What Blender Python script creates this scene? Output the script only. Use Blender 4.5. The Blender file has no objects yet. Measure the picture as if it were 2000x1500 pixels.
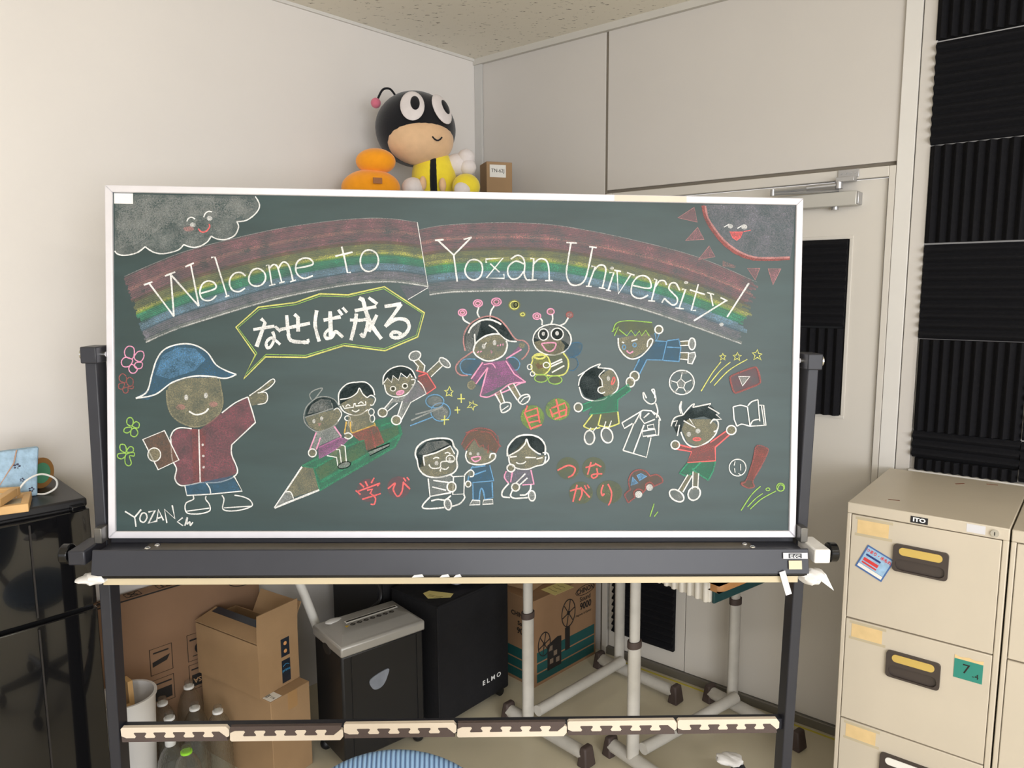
import bpy, bmesh, math, random
from mathutils import Vector, Matrix
import numpy as np
random.seed(7)
scene = bpy.context.scene
COL = scene.collection

# ------------------------------------------------------------------ camera
CAM_H, PITCH, ROLL, FPX = 1.68, 0.13133, -0.006, 1430.0
_fw = Vector((0, math.cos(PITCH), -math.sin(PITCH)))
_up = Vector((0, math.sin(PITCH), math.cos(PITCH)))
_rt = Vector((1, 0, 0))
_R = math.cos(ROLL) * _rt + math.sin(ROLL) * _up
_U = -math.sin(ROLL) * _rt + math.cos(ROLL) * _up
cam_data = bpy.data.cameras.new('camera')
cam_data.sensor_width = 36.0
cam_data.sensor_fit = 'HORIZONTAL'
cam_data.lens = 36.0 * FPX / 2000.0
cam_data.clip_start = 0.05
cam = bpy.data.objects.new('camera', cam_data)
cam.matrix_world = Matrix(((_R.x, _U.x, -_fw.x, 0), (_R.y, _U.y, -_fw.y, 0), (_R.z, _U.z, -_fw.z, CAM_H), (0, 0, 0, 1)))
COL.objects.link(cam)
scene.camera = cam

# ------------------------------------------------------------------ colour management, world, lights
vs = scene.view_settings
vs.view_transform = 'Standard'; vs.look = 'None'; vs.gamma = 1.0; vs.use_curve_mapping = False
vs.exposure = 0.47
world = bpy.data.worlds.new('world'); scene.world = world
world.use_nodes = True
world.node_tree.nodes['Background'].inputs['Color'].default_value = (1.0, 0.975, 0.955, 1)
world.node_tree.nodes['Background'].inputs['Strength'].default_value = 0.95

def area_light(name, loc, target, sx, sy, power, color):
    d = bpy.data.lights.new(name, 'AREA'); d.shape = 'RECTANGLE'; d.size = sx; d.size_y = sy
    d.energy = power; d.color = color
    o = bpy.data.objects.new(name, d); COL.objects.link(o)
    o.location = loc
    o.rotation_euler = (Vector(target) - Vector(loc)).to_track_quat('-Z', 'Y').to_euler()
    return o
# ceiling fluorescents behind the camera and the window row on the far side of the room (daylight)
area_light('ceiling_light_mid', (-0.6, -1.0, 2.70), (-0.6, -1.0, 0), 1.25, 0.30, 22, (1.0, 0.96, 0.91))
area_light('ceiling_light_right', (1.7, -0.5, 2.70), (1.7, -0.5, 0), 1.25, 0.30, 20, (1.0, 0.96, 0.91))
area_light('window_daylight', (1.4, -3.4, 1.60), (-0.1, 2.4, 1.25), 3.6, 1.9, 135, (0.93, 0.955, 1.0))

# ------------------------------------------------------------------ room frame: corner C, door wall along DD, left wall along DL
PSI, PSL = 0.88412, 0.825
CX, CY = -0.165, 3.6887
DD = Vector((math.sin(PSI), -math.cos(PSI), 0)); ND = Vector((-math.cos(PSI), -math.sin(PSI), 0))
DL = Vector((-math.cos(PSL), -math.sin(PSL), 0)); NL = Vector((math.sin(PSL), -math.cos(PSL), 0))
C0 = Vector((CX, CY, 0))
TH = math.atan2(DD.y, DD.x)          # things: local x runs along the door wall, local y into the wall
THL = math.atan2(-DL.y, -DL.x)       # left-wall things: local x towards the corner, local y into the wall
CEIL = 2.762
def W(s, o, z=0.0): return C0 + DD * s + ND * o + Vector((0, 0, z))
def WL(s, o, z=0.0): return C0 + DL * s + NL * o + Vector((0, 0, z))

# ------------------------------------------------------------------ materials
def lin(c):
    return tuple(((v / 255) / 12.92 if v / 255 <= 0.04045 else ((v / 255 + 0.055) / 1.055) ** 2.4) for v in c)
MATS = {}
def mat(name, rgb, rough=0.5, metal=0.0, var=0.06, scale=6.0, bump=0.0, bscale=60.0, spec=0.5, trans=0.0, ior=1.45, alpha=1.0, coat=0.0, sheen=0.0):
    if name in MATS: return MATS[name]
    m = bpy.data.materials.new(name); m.use_nodes = True
    nt = m.node_tree; b = nt.nodes['Principled BSDF']
    c = lin(rgb)
    tc = nt.nodes.new('ShaderNodeTexCoord')
    if var > 0:
        n = nt.nodes.new('ShaderNodeTexNoise'); n.inputs['Scale'].default_value = scale; n.inputs['Detail'].default_value = 5
        nt.links.new(tc.outputs['Object'], n.inputs['Vector'])
        r = nt.nodes.new('ShaderNodeValToRGB')
        r.color_ramp.elements[0].position = 0.3; r.color_ramp.elements[1].position = 0.7
        r.color_ramp.elements[0].color = tuple(v * (1 - var) for v in c) + (1,)
        r.color_ramp.elements[1].color = tuple(min(1, v * (1 + var)) for v in c) + (1,)
        nt.links.new(n.outputs['Fac'], r.inputs['Fac']); nt.links.new(r.outputs['Color'], b.inputs['Base Color'])
    else:
        b.inputs['Base Color'].default_value = c + (1,)
    b.inputs['Roughness'].default_value = rough; b.inputs['Metallic'].default_value = metal
    b.inputs['Specular IOR Level'].default_value = spec; b.inputs['IOR'].default_value = ior
    b.inputs['Transmission Weight'].default_value = trans; b.inputs['Alpha'].default_value = alpha
    b.inputs['Coat Weight'].default_value = coat; b.inputs['Sheen Weight'].default_value = sheen
    if bump > 0:
        n2 = nt.nodes.new('ShaderNodeTexNoise'); n2.inputs['Scale'].default_value = bscale; n2.inputs['Detail'].default_value = 3
        nt.links.new(tc.outputs['Object'], n2.inputs['Vector'])
        bp = nt.nodes.new('ShaderNodeBump'); bp.inputs['Strength'].default_value = bump; bp.inputs['Distance'].default_value = 0.01
        nt.links.new(n2.outputs['Fac'], bp.inputs['Height']); nt.links.new(bp.outputs['Normal'], b.inputs['Normal'])
    MATS[name] = m
    return m

def chalk_mat(key, rgb, dens, grain=420.0):
    name = 'chalk_' + key
    if name in MATS: return MATS[name]
    m = bpy.data.materials.new(name); m.use_nodes = True
    nt = m.node_tree; nt.nodes.remove(nt.nodes['Principled BSDF']); out = nt.nodes['Material Output']
    tc = nt.nodes.new('ShaderNodeTexCoord')
    n = nt.nodes.new('ShaderNodeTexNoise'); n.inputs['Scale'].default_value = grain; n.inputs['Detail'].default_value = 3
    n3 = nt.nodes.new('ShaderNodeTexNoise'); n3.inputs['Scale'].default_value = 26; n3.inputs['Detail'].default_value = 4
    nt.links.new(tc.outputs['Object'], n.inputs['Vector']); nt.links.new(tc.outputs['Object'], n3.inputs['Vector'])
    a = nt.nodes.new('ShaderNodeMath'); a.operation = 'MULTIPLY_ADD'      # grain and patchiness of the rubbed chalk
    a.inputs[1].default_value = 1.3; a.inputs[2].default_value = dens - 0.65
    nt.links.new(n.outputs['Fac'], a.inputs[0])
    a2 = nt.nodes.new('ShaderNodeMath'); a2.operation = 'MULTIPLY_ADD'; a2.inputs[1].default_value = 0.9; a2.inputs[2].default_value = -0.45
    nt.links.new(n3.outputs['Fac'], a2.inputs[0])
    a3 = nt.nodes.new('ShaderNodeMath'); a3.operation = 'ADD'; a3.use_clamp = True
    nt.links.new(a.outputs[0], a3.inputs[0]); nt.links.new(a2.outputs[0], a3.inputs[1])
    d = nt.nodes.new('ShaderNodeBsdfDiffuse'); d.inputs['Color'].default_value = lin(rgb) + (1,)
    t = nt.nodes.new('ShaderNodeBsdfTransparent')
    mx = nt.nodes.new('ShaderNodeMixShader')
    nt.links.new(a3.outputs[0], mx.inputs[0]); nt.links.new(t.outputs[0], mx.inputs[1]); nt.links.new(d.outputs[0], mx.inputs[2])
    nt.links.new(mx.outputs[0], out.inputs['Surface'])
    MATS[name] = m
    return m

# ------------------------------------------------------------------ mesh builder
class MB:
    def __init__(s): s.v = []; s.f = []; s.m = []; s.mi = 0
    def add(s, vs, fs):
        b = len(s.v); s.v += [tuple(v) for v in vs]
        for f in fs: s.f.append([b + i for i in f]); s.m.append(s.mi)
        return s
    def box(s, c, d, rz=0.0, M=None, taper=(1, 1)):
        hx, hy, hz = d[0] / 2, d[1] / 2, d[2] / 2
        P = [(x * hx * (taper[0] if z > 0 else 1), y * hy * (taper[1] if z > 0 else 1), z * hz) for z in (-1, 1) for y in (-1, 1) for x in (-1, 1)]
        R = Matrix.Rotation(rz, 4, 'Z') if M is None else M
        P = [R @ Vector(p) + Vector(c) for p in P]
        return s.add(P, [(0, 2, 3, 1), (4, 5, 7, 6), (0, 1, 5, 4), (2, 6, 7, 3), (0, 4, 6, 2), (1, 3, 7, 5)])
    def box2(s, a, b): return s.box([(a[i] + b[i]) / 2 for i in range(3)], [abs(b[i] - a[i]) for i in range(3)])
    def prism(s, pts, axis, a, b):
        """polygon pts (2d) extruded along axis 'x','y' or 'z' from a to b"""
        def mk(p, t): return {'z': (p[0], p[1], t), 'y': (p[0], t, p[1]), 'x': (t, p[0], p[1])}[axis]
        n = len(pts)
        vs = [mk(p, a) for p in pts] + [mk(p, b) for p in pts]
        fs = [tuple(range(n))[::-1], tuple(range(n, 2 * n))] + [(i, (i + 1) % n, n + (i + 1) % n, n + i) for i in range(n)]
        return s.add(vs, fs)
    def cyl(s, p0, p1, r, seg=14, r2=None, cap=True):
        p0, p1 = Vector(p0), Vector(p1); r2 = r if r2 is None else r2
        q = (p1 - p0).normalized().to_track_quat('Z', 'Y')
        vs = []
        for p, rr in ((p0, r), (p1, r2)):
            for i in range(seg):
                a = 2 * math.pi * i / seg; vs.append(p + q @ Vector((rr * math.cos(a), rr * math.sin(a), 0)))
        fs = [(i, (i + 1) % seg, seg + (i + 1) % seg, seg + i) for i in range(seg)]
        if cap: fs += [tuple(range(seg))[::-1], tuple(range(seg, 2 * seg))]
        return s.add(vs, fs)
    def tube(s, pts, r, seg=8, closed=False, flat=1.0):
        pts = [Vector(p) for p in pts]; n = len(pts); rs = r if isinstance(r, (list, tuple)) else [r] * n
        vs = []; prev = None
        for i, p in enumerate(pts):
            a = pts[(i - 1) % n] if (closed or i > 0) else p; b = pts[(i + 1) % n] if (closed or i < n - 1) else p
            t = (b - a).normalized()
            ref = prev if prev is not None else (Vector((0, 0, 1)) if abs(t.z) < 0.9 else Vector((1, 0, 0)))
            u = (ref - t * ref.dot(t)).normalized(); w = t.cross(u); prev = u
            for k in range(seg):
                an = 2 * math.pi * k / seg; vs.append(p + (u * math.cos(an) * flat + w * math.sin(an)) * rs[i])
        fs = []
        for i in range(n if closed else n - 1):
            j = (i + 1) % n
            for k in range(seg): fs.append((i * seg + k, i * seg + (k + 1) % seg, j * seg + (k + 1) % seg, j * seg + k))
        if not closed: fs += [tuple(range(seg))[::-1], tuple((n - 1) * seg + k for k in range(seg))]
        return s.add(vs, fs)
    def lathe(s, prof, seg=20, c=(0, 0, 0)):
        n = len(prof); vs = [(c[0] + r * math.cos(2 * math.pi * k / seg), c[1] + r * math.sin(2 * math.pi * k / seg), c[2] + z) for r, z in prof for k in range(seg)]
        fs = [(i * seg + k, i * seg + (k + 1) % seg, (i + 1) * seg + (k + 1) % seg, (i + 1) * seg + k) for i in range(n - 1) for k in range(seg)]
        if prof[0][0] > 1e-6: fs.append(tuple(range(seg))[::-1])
        if prof[-1][0] > 1e-6: fs.append(tuple((n - 1) * seg + k for k in range(seg)))
        return s.add(vs, fs)
    def ball(s, c, r, seg=22, ring=14, M=None, fn=None):
        r = (r, r, r) if not isinstance(r, (tuple, list)) else r
        vs = []
        for i in range(ring + 1):
            ph = math.pi * i / ring
            for k in range(seg):
                a = 2 * math.pi * k / seg
                p = Vector((r[0] * math.sin(ph) * math.cos(a), r[1] * math.sin(ph) * math.sin(a), r[2] * math.cos(ph)))
                if fn: p = Vector(fn(p))
                if M is not None: p = M @ p
                vs.append(p + Vector(c))
        fs = [(i * seg + k, (i + 1) * seg + k, (i + 1) * seg + (k + 1) % seg, i * seg + (k + 1) % seg) for i in range(ring) for k in range(seg)]
        return s.add(vs, fs)
    def build(s, name, mats, parent=None, M=None, bevel=0.0, smooth=True, seg=2, sharp=38):
        me = bpy.data.meshes.new(name)
        me.from_pydata(s.v, [], s.f)
        for m in (mats if isinstance(mats, (list, tuple)) else [mats]): me.materials.append(m)
        for p, i in zip(me.polygons, s.m): p.material_index = i; p.use_smooth = smooth
        bm = bmesh.new(); bm.from_mesh(me); bmesh.ops.recalc_face_normals(bm, faces=bm.faces); bm.to_mesh(me); bm.free()
        if smooth: me.set_sharp_from_angle(angle=math.radians(sharp))
        o = bpy.data.objects.new(name, me); COL.objects.link(o)
        if parent is not None: o.parent = parent
        if M is not None: o.matrix_local = M
        if bevel > 0:
            md = o.modifiers.new('bevel', 'BEVEL'); md.width = bevel; md.segments = seg; md.limit_method = 'ANGLE'; md.angle_limit = math.radians(40)
            md.harden_normals = False
        return o

def tag(o, label, cat, group=None):
    o['label'] = label; o['category'] = cat
    if group: o['group'] = group
    return o
def thing(name, loc, rz=0.0, label=None, cat=None, group=None, M=None):
    o = bpy.data.objects.new(name, None); o.empty_display_size = 0.05; COL.objects.link(o)
    if M is not None: o.matrix_world = M
    else: o.location = loc; o.rotation_euler = (0, 0, rz)
    if label: tag(o, label, cat, group)
    return o
def structure(o): o['kind'] = 'structure'; return o
def copy_tree(o, parent=None):
    c = o.copy(); COL.objects.link(c)
    if parent is not None: c.parent = parent
    for ch in list(o.children): copy_tree(ch, c)
    return c
def text_mesh(txt, size, name, m, parent, M, extrude=0.0002, sx=1.0, bold=0.0, align='CENTER', spacing=1.0):
    cu = bpy.data.curves.new(name + '_curve', 'FONT'); cu.body = txt; cu.size = size; cu.align_x = align; cu.align_y = 'CENTER'
    cu.extrude = extrude; cu.offset = bold; cu.resolution_u = 3; cu.space_character = spacing
    t = bpy.data.objects.new(name + '_tmp', cu); COL.objects.link(t)
    dg = bpy.context.evaluated_depsgraph_get()
    me = bpy.data.meshes.new_from_object(t.evaluated_get(dg))
    bpy.data.objects.remove(t); bpy.data.curves.remove(cu)
    me.materials.clear(); me.materials.append(m); me.name = name
    if sx != 1.0:
        for v in me.vertices: v.co.x *= sx
    o = bpy.data.objects.new(name, me); COL.objects.link(o); o.parent = parent; o.matrix_local = M
    return o
def face_M(origin, xdir, zdir):
    """frame whose local x = xdir, local y = zdir (up on the face), local z = outward normal"""
    x = Vector(xdir).normalized(); y = Vector(zdir).normalized(); n = x.cross(y)
    M = Matrix.Identity(4)
    for i in range(3): M[i][0] = x[i]; M[i][1] = y[i]; M[i][2] = n[i]; M[i][3] = origin[i]
    return M
def catmull(p, closed=False, n=6):
    out = []; N = len(p)
    rng = range(N) if closed else range(N - 1)
    for i in rng:
        p0 = p[(i - 1) % N] if (closed or i > 0) else p[0]; p1 = p[i]; p2 = p[(i + 1) % N]
        p3 = p[(i + 2) % N] if (closed or i < N - 2) else p[-1]
        for k in range(n):
            t = k / n
            out.append(tuple(0.5 * ((2 * b) + (-a + c) * t + (2 * a - 5 * b + 4 * c - d) * t * t + (-a + 3 * b - 3 * c + d) * t ** 3) for a, b, c, d in zip(p0, p1, p2, p3)))
    if not closed: out.append(tuple(p[-1]))
    return out
# ================================================================== the room
def ceiling_material():
    m = bpy.data.materials.new('ceiling_board'); m.use_nodes = True
    nt = m.node_tree; b = nt.nodes['Principled BSDF']; b.inputs['Roughness'].default_value = 0.95
    tc = nt.nodes.new('ShaderNodeTexCoord'); mp = nt.nodes.new('ShaderNodeMapping')
    mp.inputs['Rotation'].default_value = (0, 0, 0.5); mp.inputs['Scale'].default_value = (26, 68, 1)
    nt.links.new(tc.outputs['Object'], mp.inputs['Vector'])
    v = nt.nodes.new('ShaderNodeTexNoise'); v.inputs['Scale'].default_value = 1.35; v.inputs['Detail'].default_value = 2.5; v.inputs['Roughness'].default_value = 0.6
    nt.links.new(mp.outputs['Vector'], v.inputs['Vector'])
    r = nt.nodes.new('ShaderNodeValToRGB')
    r.color_ramp.elements[0].position = 0.315; r.color_ramp.elements[0].color = lin((134, 126, 112)) + (1,)
    r.color_ramp.elements[1].position = 0.36; r.color_ramp.elements[1].color = lin((232, 226, 212)) + (1,)
    nt.links.new(v.outputs['Fac'], r.inputs['Fac']); nt.links.new(r.outputs['Color'], b.inputs['Base Color'])
    bp = nt.nodes.new('ShaderNodeBump'); bp.inputs['Strength'].default_value = 0.5; bp.inputs['Distance'].default_value = 0.004
    nt.links.new(r.outputs['Color'], bp.inputs['Height']); nt.links.new(bp.outputs['Normal'], b.inputs['Normal'])
    return m
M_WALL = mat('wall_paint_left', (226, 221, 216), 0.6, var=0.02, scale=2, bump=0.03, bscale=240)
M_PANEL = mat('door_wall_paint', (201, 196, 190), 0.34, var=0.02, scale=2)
M_DOOR = mat('door_paint', (205, 200, 192), 0.36, var=0.02, scale=2)
M_TRIM = mat('trim_paint', (214, 211, 206), 0.4, var=0.02)
M_GROOVE = mat('groove_dark', (120, 112, 100), 0.7, var=0.0)
M_FLOOR = mat('vinyl_floor', (200, 191, 167), 0.3, var=0.05, scale=5, bump=0.02, bscale=90)
M_FOAM = mat('acoustic_foam', (25, 25, 28), 0.97, var=0.12, scale=90, bump=0.35, bscale=500, spec=0.15)
M_STEEL = mat('closer_steel', (176, 176, 178), 0.35, metal=0.8, var=0.03)

far = 6.0
fl = MB(); fl.box2((-7, -5, -0.05), (7, 7, 0.0)); structure(fl.build('floor', M_FLOOR))
cl = MB(); cl.box2((-7, -5, CEIL), (7, 7, CEIL + 0.05)); structure(cl.build('ceiling', ceiling_material()))
# left wall: local frame at the corner, x towards the camera-left
def frame(o, x, n):
    M = Matrix.Identity(4); z = Vector((0, 0, 1))
    for i in range(3): M[i][0] = x[i]; M[i][1] = n[i]; M[i][2] = z[i]; M[i][3] = o[i]
    return M
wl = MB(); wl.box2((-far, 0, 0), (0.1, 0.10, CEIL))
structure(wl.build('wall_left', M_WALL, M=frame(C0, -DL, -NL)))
# door wall in the frame x = DD, y = -ND (into the wall)
MD = frame(C0, DD, -ND)
DR0, DR1, DSEAM, DTOP, GRV = 0.775, 1.850, 1.157, 2.040, 2.078
wr = MB()
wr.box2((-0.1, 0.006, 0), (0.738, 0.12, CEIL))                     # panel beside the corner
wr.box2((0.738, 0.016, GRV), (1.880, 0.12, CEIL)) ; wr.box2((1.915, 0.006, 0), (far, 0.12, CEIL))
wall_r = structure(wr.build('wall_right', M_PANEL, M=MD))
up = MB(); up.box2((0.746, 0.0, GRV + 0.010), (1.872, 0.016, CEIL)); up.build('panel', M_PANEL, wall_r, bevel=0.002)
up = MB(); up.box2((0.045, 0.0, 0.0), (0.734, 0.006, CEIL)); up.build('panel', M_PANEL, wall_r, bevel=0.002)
g = MB(); g.box2((0.734, 0.004, 0), (0.746, 0.014, CEIL)); g.box2((0.746, 0.010, GRV - 0.002), (1.88, 0.0155, GRV + 0.010)); g.build('panel_joint', M_GROOVE, wall_r)
# column cover right of the door, crack line, strip before the foam
t1 = MB(); t1.box2((1.872, -0.012, 0), (1.922, 0.12, CEIL)); structure(t1.build('trim_1', M_TRIM, M=MD, bevel=0.002))
t2 = MB(); t2.box2((1.9245, -0.008, 0), (1.968, 0.02, CEIL)); structure(t2.build('trim_2', M_PANEL, M=MD, bevel=0.002))
t3 = MB(); t3.box2((0.0, -0.012, 0), (0.045, 0.02, CEIL)); structure(t3.build('trim_3', mat('corner_trim', (196, 194, 190), 0.4, var=0.02), M=MD, bevel=0.002))
t4 = MB(); t4.box2((0.0, -0.020, CEIL - 0.028), (far, 0.02, CEIL)); structure(t4.build('trim_4', mat('cornice', (196, 192, 184), 0.5, var=0.02), M=MD))
ML = frame(C0, -DL, -NL)
t5 = MB(); t5.box2((-far, -0.010, CEIL - 0.012), (0.0, 0.01, CEIL)); structure(t5.build('trim_5', M_TRIM, M=ML))
# window sill under the foam
t6 = MB(); t6.box2((1.968, -0.030, 1.030), (2.75, 0.02, 1.062)); structure(t6.build('trim_6', M_TRIM, M=MD, bevel=0.002))
# skirting and yellow floor tape
b1 = MB(); b1.box2((0.75, -0.010, 0), (1.90, 0.02, 0.035)); structure(b1.build('baseboard_right', mat('threshold_steel', (120, 116, 108), 0.45, metal=0.4, var=0.05), M=MD, bevel=0.002))
b2 = MB(); b2.box2((0.76, -0.036, 0.0), (1.92, -0.026, 0.0012)); structure(b2.build('trim_7', mat('yellow_tape', (196, 182, 70), 0.6), M=MD))

# ---- double door
door = thing('door_1', (0, 0, 0), M=MD); structure(door)
fr = MB()
fr.box2((0.748, -0.010, 0), (DR0, 0.03, GRV - 0.004)); fr.box2((DR1, -0.010, 0), (1.871, 0.03, GRV - 0.004)); fr.box2((DR0, -0.010, DTOP), (DR1, 0.03, GRV - 0.004))
fr.build('door_frame', M_DOOR, door, bevel=0.002)
WN0, WN1, WZ0, WZ1 = 1.300, 1.747, 1.205, 1.852       # window in the wide leaf
lf = MB(); lf.box2((DR0 + 0.004, 0.004, 0.037), (DSEAM - 0.002, 0.04, DTOP - 0.004)); lf.build('door_leaf', M_DOOR, door, bevel=0.0015)
rl = MB()
rl.box2((DSEAM + 0.002, 0.004, 0.037), (WN0, 0.04, DTOP - 0.004)); rl.box2((WN1, 0.004, 0.037), (DR1 - 0.004, 0.04, DTOP - 0.004))
rl.box2((WN0, 0.004, 0.037), (WN1, 0.04, WZ0)); rl.box2((WN0, 0.004, WZ1), (WN1, 0.04, DTOP - 0.004))
leaf = rl.build('door_leaf', M_DOOR, door)
wf = MB()
for a, b in (((WN0, WZ1 - 0.012), (WN1, WZ1)), ((WN0, WZ0), (WN1, WZ0 + 0.012)), ((WN1 - 0.012, WZ0 + 0.012), (WN1, WZ1 - 0.012)), ((WN0, WZ0 + 0.012), (WN0 + 0.012, WZ1 - 0.012))):
    wf.box2((a[0], 0.0, a[1]), (b[0], 0.03, b[1]))
wf.build('window_frame', M_DOOR, leaf, bevel=0.0015)
gl = MB(); gl.box2((WN0 + 0.012, 0.022, WZ0 + 0.012), (WN1 - 0.012, 0.026, WZ1 - 0.012)); gl.build('window_pane', mat('pane_dark', (70, 70, 70), 0.1, var=0), leaf)
# door closer: body on the leaf, arm up to a bracket on the frame
dc = MB(); dc.box2((1.480, -0.045, 1.950), (1.762, 0.004, 1.998)); closer = dc.build('door_closer', mat('closer_paint', (186, 184, 178), 0.35, metal=0.3, var=0.02), door, bevel=0.003)
d2 = MB(); d2.box2((1.762, -0.043, 1.953), (1.7685, 0.004, 1.995)); d2.build('end_cap', M_STEEL, closer, bevel=0.002)
d3 = MB(); d3.cyl((1.688, -0.022, 1.950), (1.688, -0.022, 1.940), 0.012); d3.build('valve_cap', M_STEEL, closer)
d4 = MB(); d4.tube([(1.702, -0.040, 2.022), (1.60, -0.060, 2.017), (1.490, -0.082, 2.012)], 0.0065); d4.cyl((1.60, -0.060, 2.017), (1.702, -0.040, 2.022), 0.009)
d4.tube([(1.700, -0.030, 2.004), (1.490, -0.082, 2.004)], 0.0055); d4.cyl((1.490, -0.082, 1.998), (1.490, -0.082, 2.020), 0.008); d4.build('closer_arm', M_STEEL, closer)
d5 = MB(); d5.box2((1.690, -0.016, 2.046), (1.757, -0.010, 2.074)); d5.box2((1.694, -0.052, 2.030), (1.752, -0.012, 2.046)); d5.cyl((1.702, -0.040, 2.008), (1.702, -0.040, 2.034), 0.013)
br = d5.build('arm_bracket', M_STEEL, closer, bevel=0.001)
for i in range(4):
    q = MB(); q.cyl((1.700 + i * 0.0155, -0.0155, 2.063), (1.700 + i * 0.0155, -0.0185, 2.063), 0.005, 10); q.build('screw', M_STEEL, br)

# ---- acoustic foam tiles (ridged, about 305 mm square)
def foam_tile(s0, z0, w, h, vertical, label, group, oy=0.0, base=0.016, amp=0.018, pitch=0.0305, tilt=0.0):
    n = max(2, round((w if vertical else h) / pitch)); L = (w if vertical else h); st = 8
    prof = []
    for i in range(n * st + 1):
        t = L * i / (n * st); prof.append((t, base + amp * (0.5 - 0.5 * math.cos(2 * math.pi * i / st))))
    mb = MB(); pts = [(0, 0)] + [(t, d) for t, d in prof] + [(L, 0)]
    nn = len(pts); vs = []
    for e in (0, (h if vertical else w)):
        for t, d in pts: vs.append((t, -d, e) if vertical else (e, -d, t))
    fs = [(i, i + 1, nn + i + 1, nn + i) for i in range(nn - 1)] + [(nn - 1, 0, nn, 2 * nn - 1), tuple(range(nn)), tuple(range(nn, 2 * nn))]
    mb.add(vs, fs)
    o = mb.build('acoustic_foam_tile', M_FOAM, M=MD @ Matrix.Translation((s0, oy, z0)) @ Matrix.Rotation(tilt, 4, 'Y'))
    return tag(o, label, 'foam panel', group)
GF = 'black acoustic foam tiles on the wall right of the door'
S0 = 1.9715
foam_tile(S0 - 0.008, 2.446, 0.30, 0.300, True, 'topmost black foam tile with vertical ridges on the wall right of the door', GF, 0.004)
foam_tile(S0 - 0.004, 2.126, 0.30, 0.312, False, 'upper black foam tile with horizontal ridges on the wall right of the door', GF, 0.004)
foam_tile(S0 - 0.002, 1.815, 0.30, 0.305, True, 'black foam tile with vertical ridges below the upper horizontally ridged tile', GF, 0.004)
foam_tile(S0, 1.504, 0.30, 0.305, False, 'lower large black foam tile with horizontal ridges on the wall right of the door', GF, 0.004)
foam_tile(S0 + 0.002, 1.197, 0.298, 0.304, True, 'black vertically ridged foam tile just above the foam strips behind the cabinets', GF, 0.004)
foam_tile(S0 + 0.002, 1.104, 0.300, 0.090, False, 'narrow black foam strip with horizontal ridges above the window sill', GF, 0.004, pitch=0.030)
foam_tile(S0 + 0.012, 1.064, 0.288, 0.038, True, 'short black foam offcut with vertical ridges resting on the sill', GF, 0.0, pitch=0.027, amp=0.014)
for z, hh, lb in ((2.446, 0.300, 'beside the topmost tile'), (2.126, 0.312, 'beside the upper horizontally ridged tile'), (1.815, 0.303, 'beside the middle vertically ridged tile'), (1.504, 0.303, 'beside the lower horizontally ridged tile'), (1.198, 0.300, 'beside the lowest full tile'), (1.066, 0.125, 'beside the sill offcut')):
    foam_tile(S0 + 0.304, z, 0.30, hh, False, 'black foam tile of the second column ' + lb, 'second column of black acoustic foam tiles', 0.004)
GD = 'black acoustic foam pieces stuck on the door'
foam_tile(1.470, 1.535, 0.262, 0.305, False, 'black foam piece with horizontal ridges over the upper door window', GD, 0.004, amp=0.014, base=0.010)
foam_tile(1.484, 1.216, 0.247, 0.312, True, 'black foam piece with vertical ridges over the lower door window', GD, 0.004, amp=0.014, base=0.010)
foam_tile(0.812, 0.118, 0.300, 0.305, False, 'black foam square low on the narrow door leaf behind the desks', GD, 0.003)
foam_tile(0.812, 0.425, 0.300, 0.305, False, 'black foam square on the narrow door leaf above the lowest one', GD, 0.003)
# ================================================================== mobile chalkboard
TL = Vector((-1.0329, 1.9185, 1.9443)); TR = Vector((0.7752, 1.9932, 1.9092)); BR = Vector((0.7604, 1.9063, 1.0064)); BL = Vector((-1.0477, 1.8316, 1.0415))
BW, BH = 1.81, 0.907
ex = (TR - TL).normalized(); eup = (TL - BL); eup = (eup - ex * eup.dot(ex)).normalized(); en = ex.cross(eup)
BC = (TL + TR + BR + BL) / 4
sz = (Vector((0, 0, 1)) - ex * ex.z).normalized(); sy = sz.cross(ex)
MS = Matrix.Identity(4)
for i in range(3): MS[i][0] = ex[i]; MS[i][1] = sy[i]; MS[i][2] = sz[i]; MS[i][3] = (BC - sz * (BC.z / sz.z))[i]
M_BLK = mat('stand_black', (44, 45, 52), 0.38, var=0.05, scale=14)
M_BLKG = mat('gloss_black', (14, 14, 16), 0.12, var=0.0)
M_ALU = mat('frame_aluminium', (222, 220, 226), 0.33, metal=0.35, var=0.03, scale=20)
M_WHT = mat('white_tape', (232, 230, 228), 0.6, var=0.03, bump=0.2, bscale=50)
M_BEIGE = mat('tray_underside', (200, 186, 156), 0.5, var=0.05)
M_CHROME = mat('chrome', (205, 205, 205), 0.2, metal=1.0, var=0.0)
board = thing('mobile_chalkboard', None, M=MS, label='large green rolling chalkboard covered in coloured chalk drawings on a black stand', cat='chalkboard')
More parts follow.
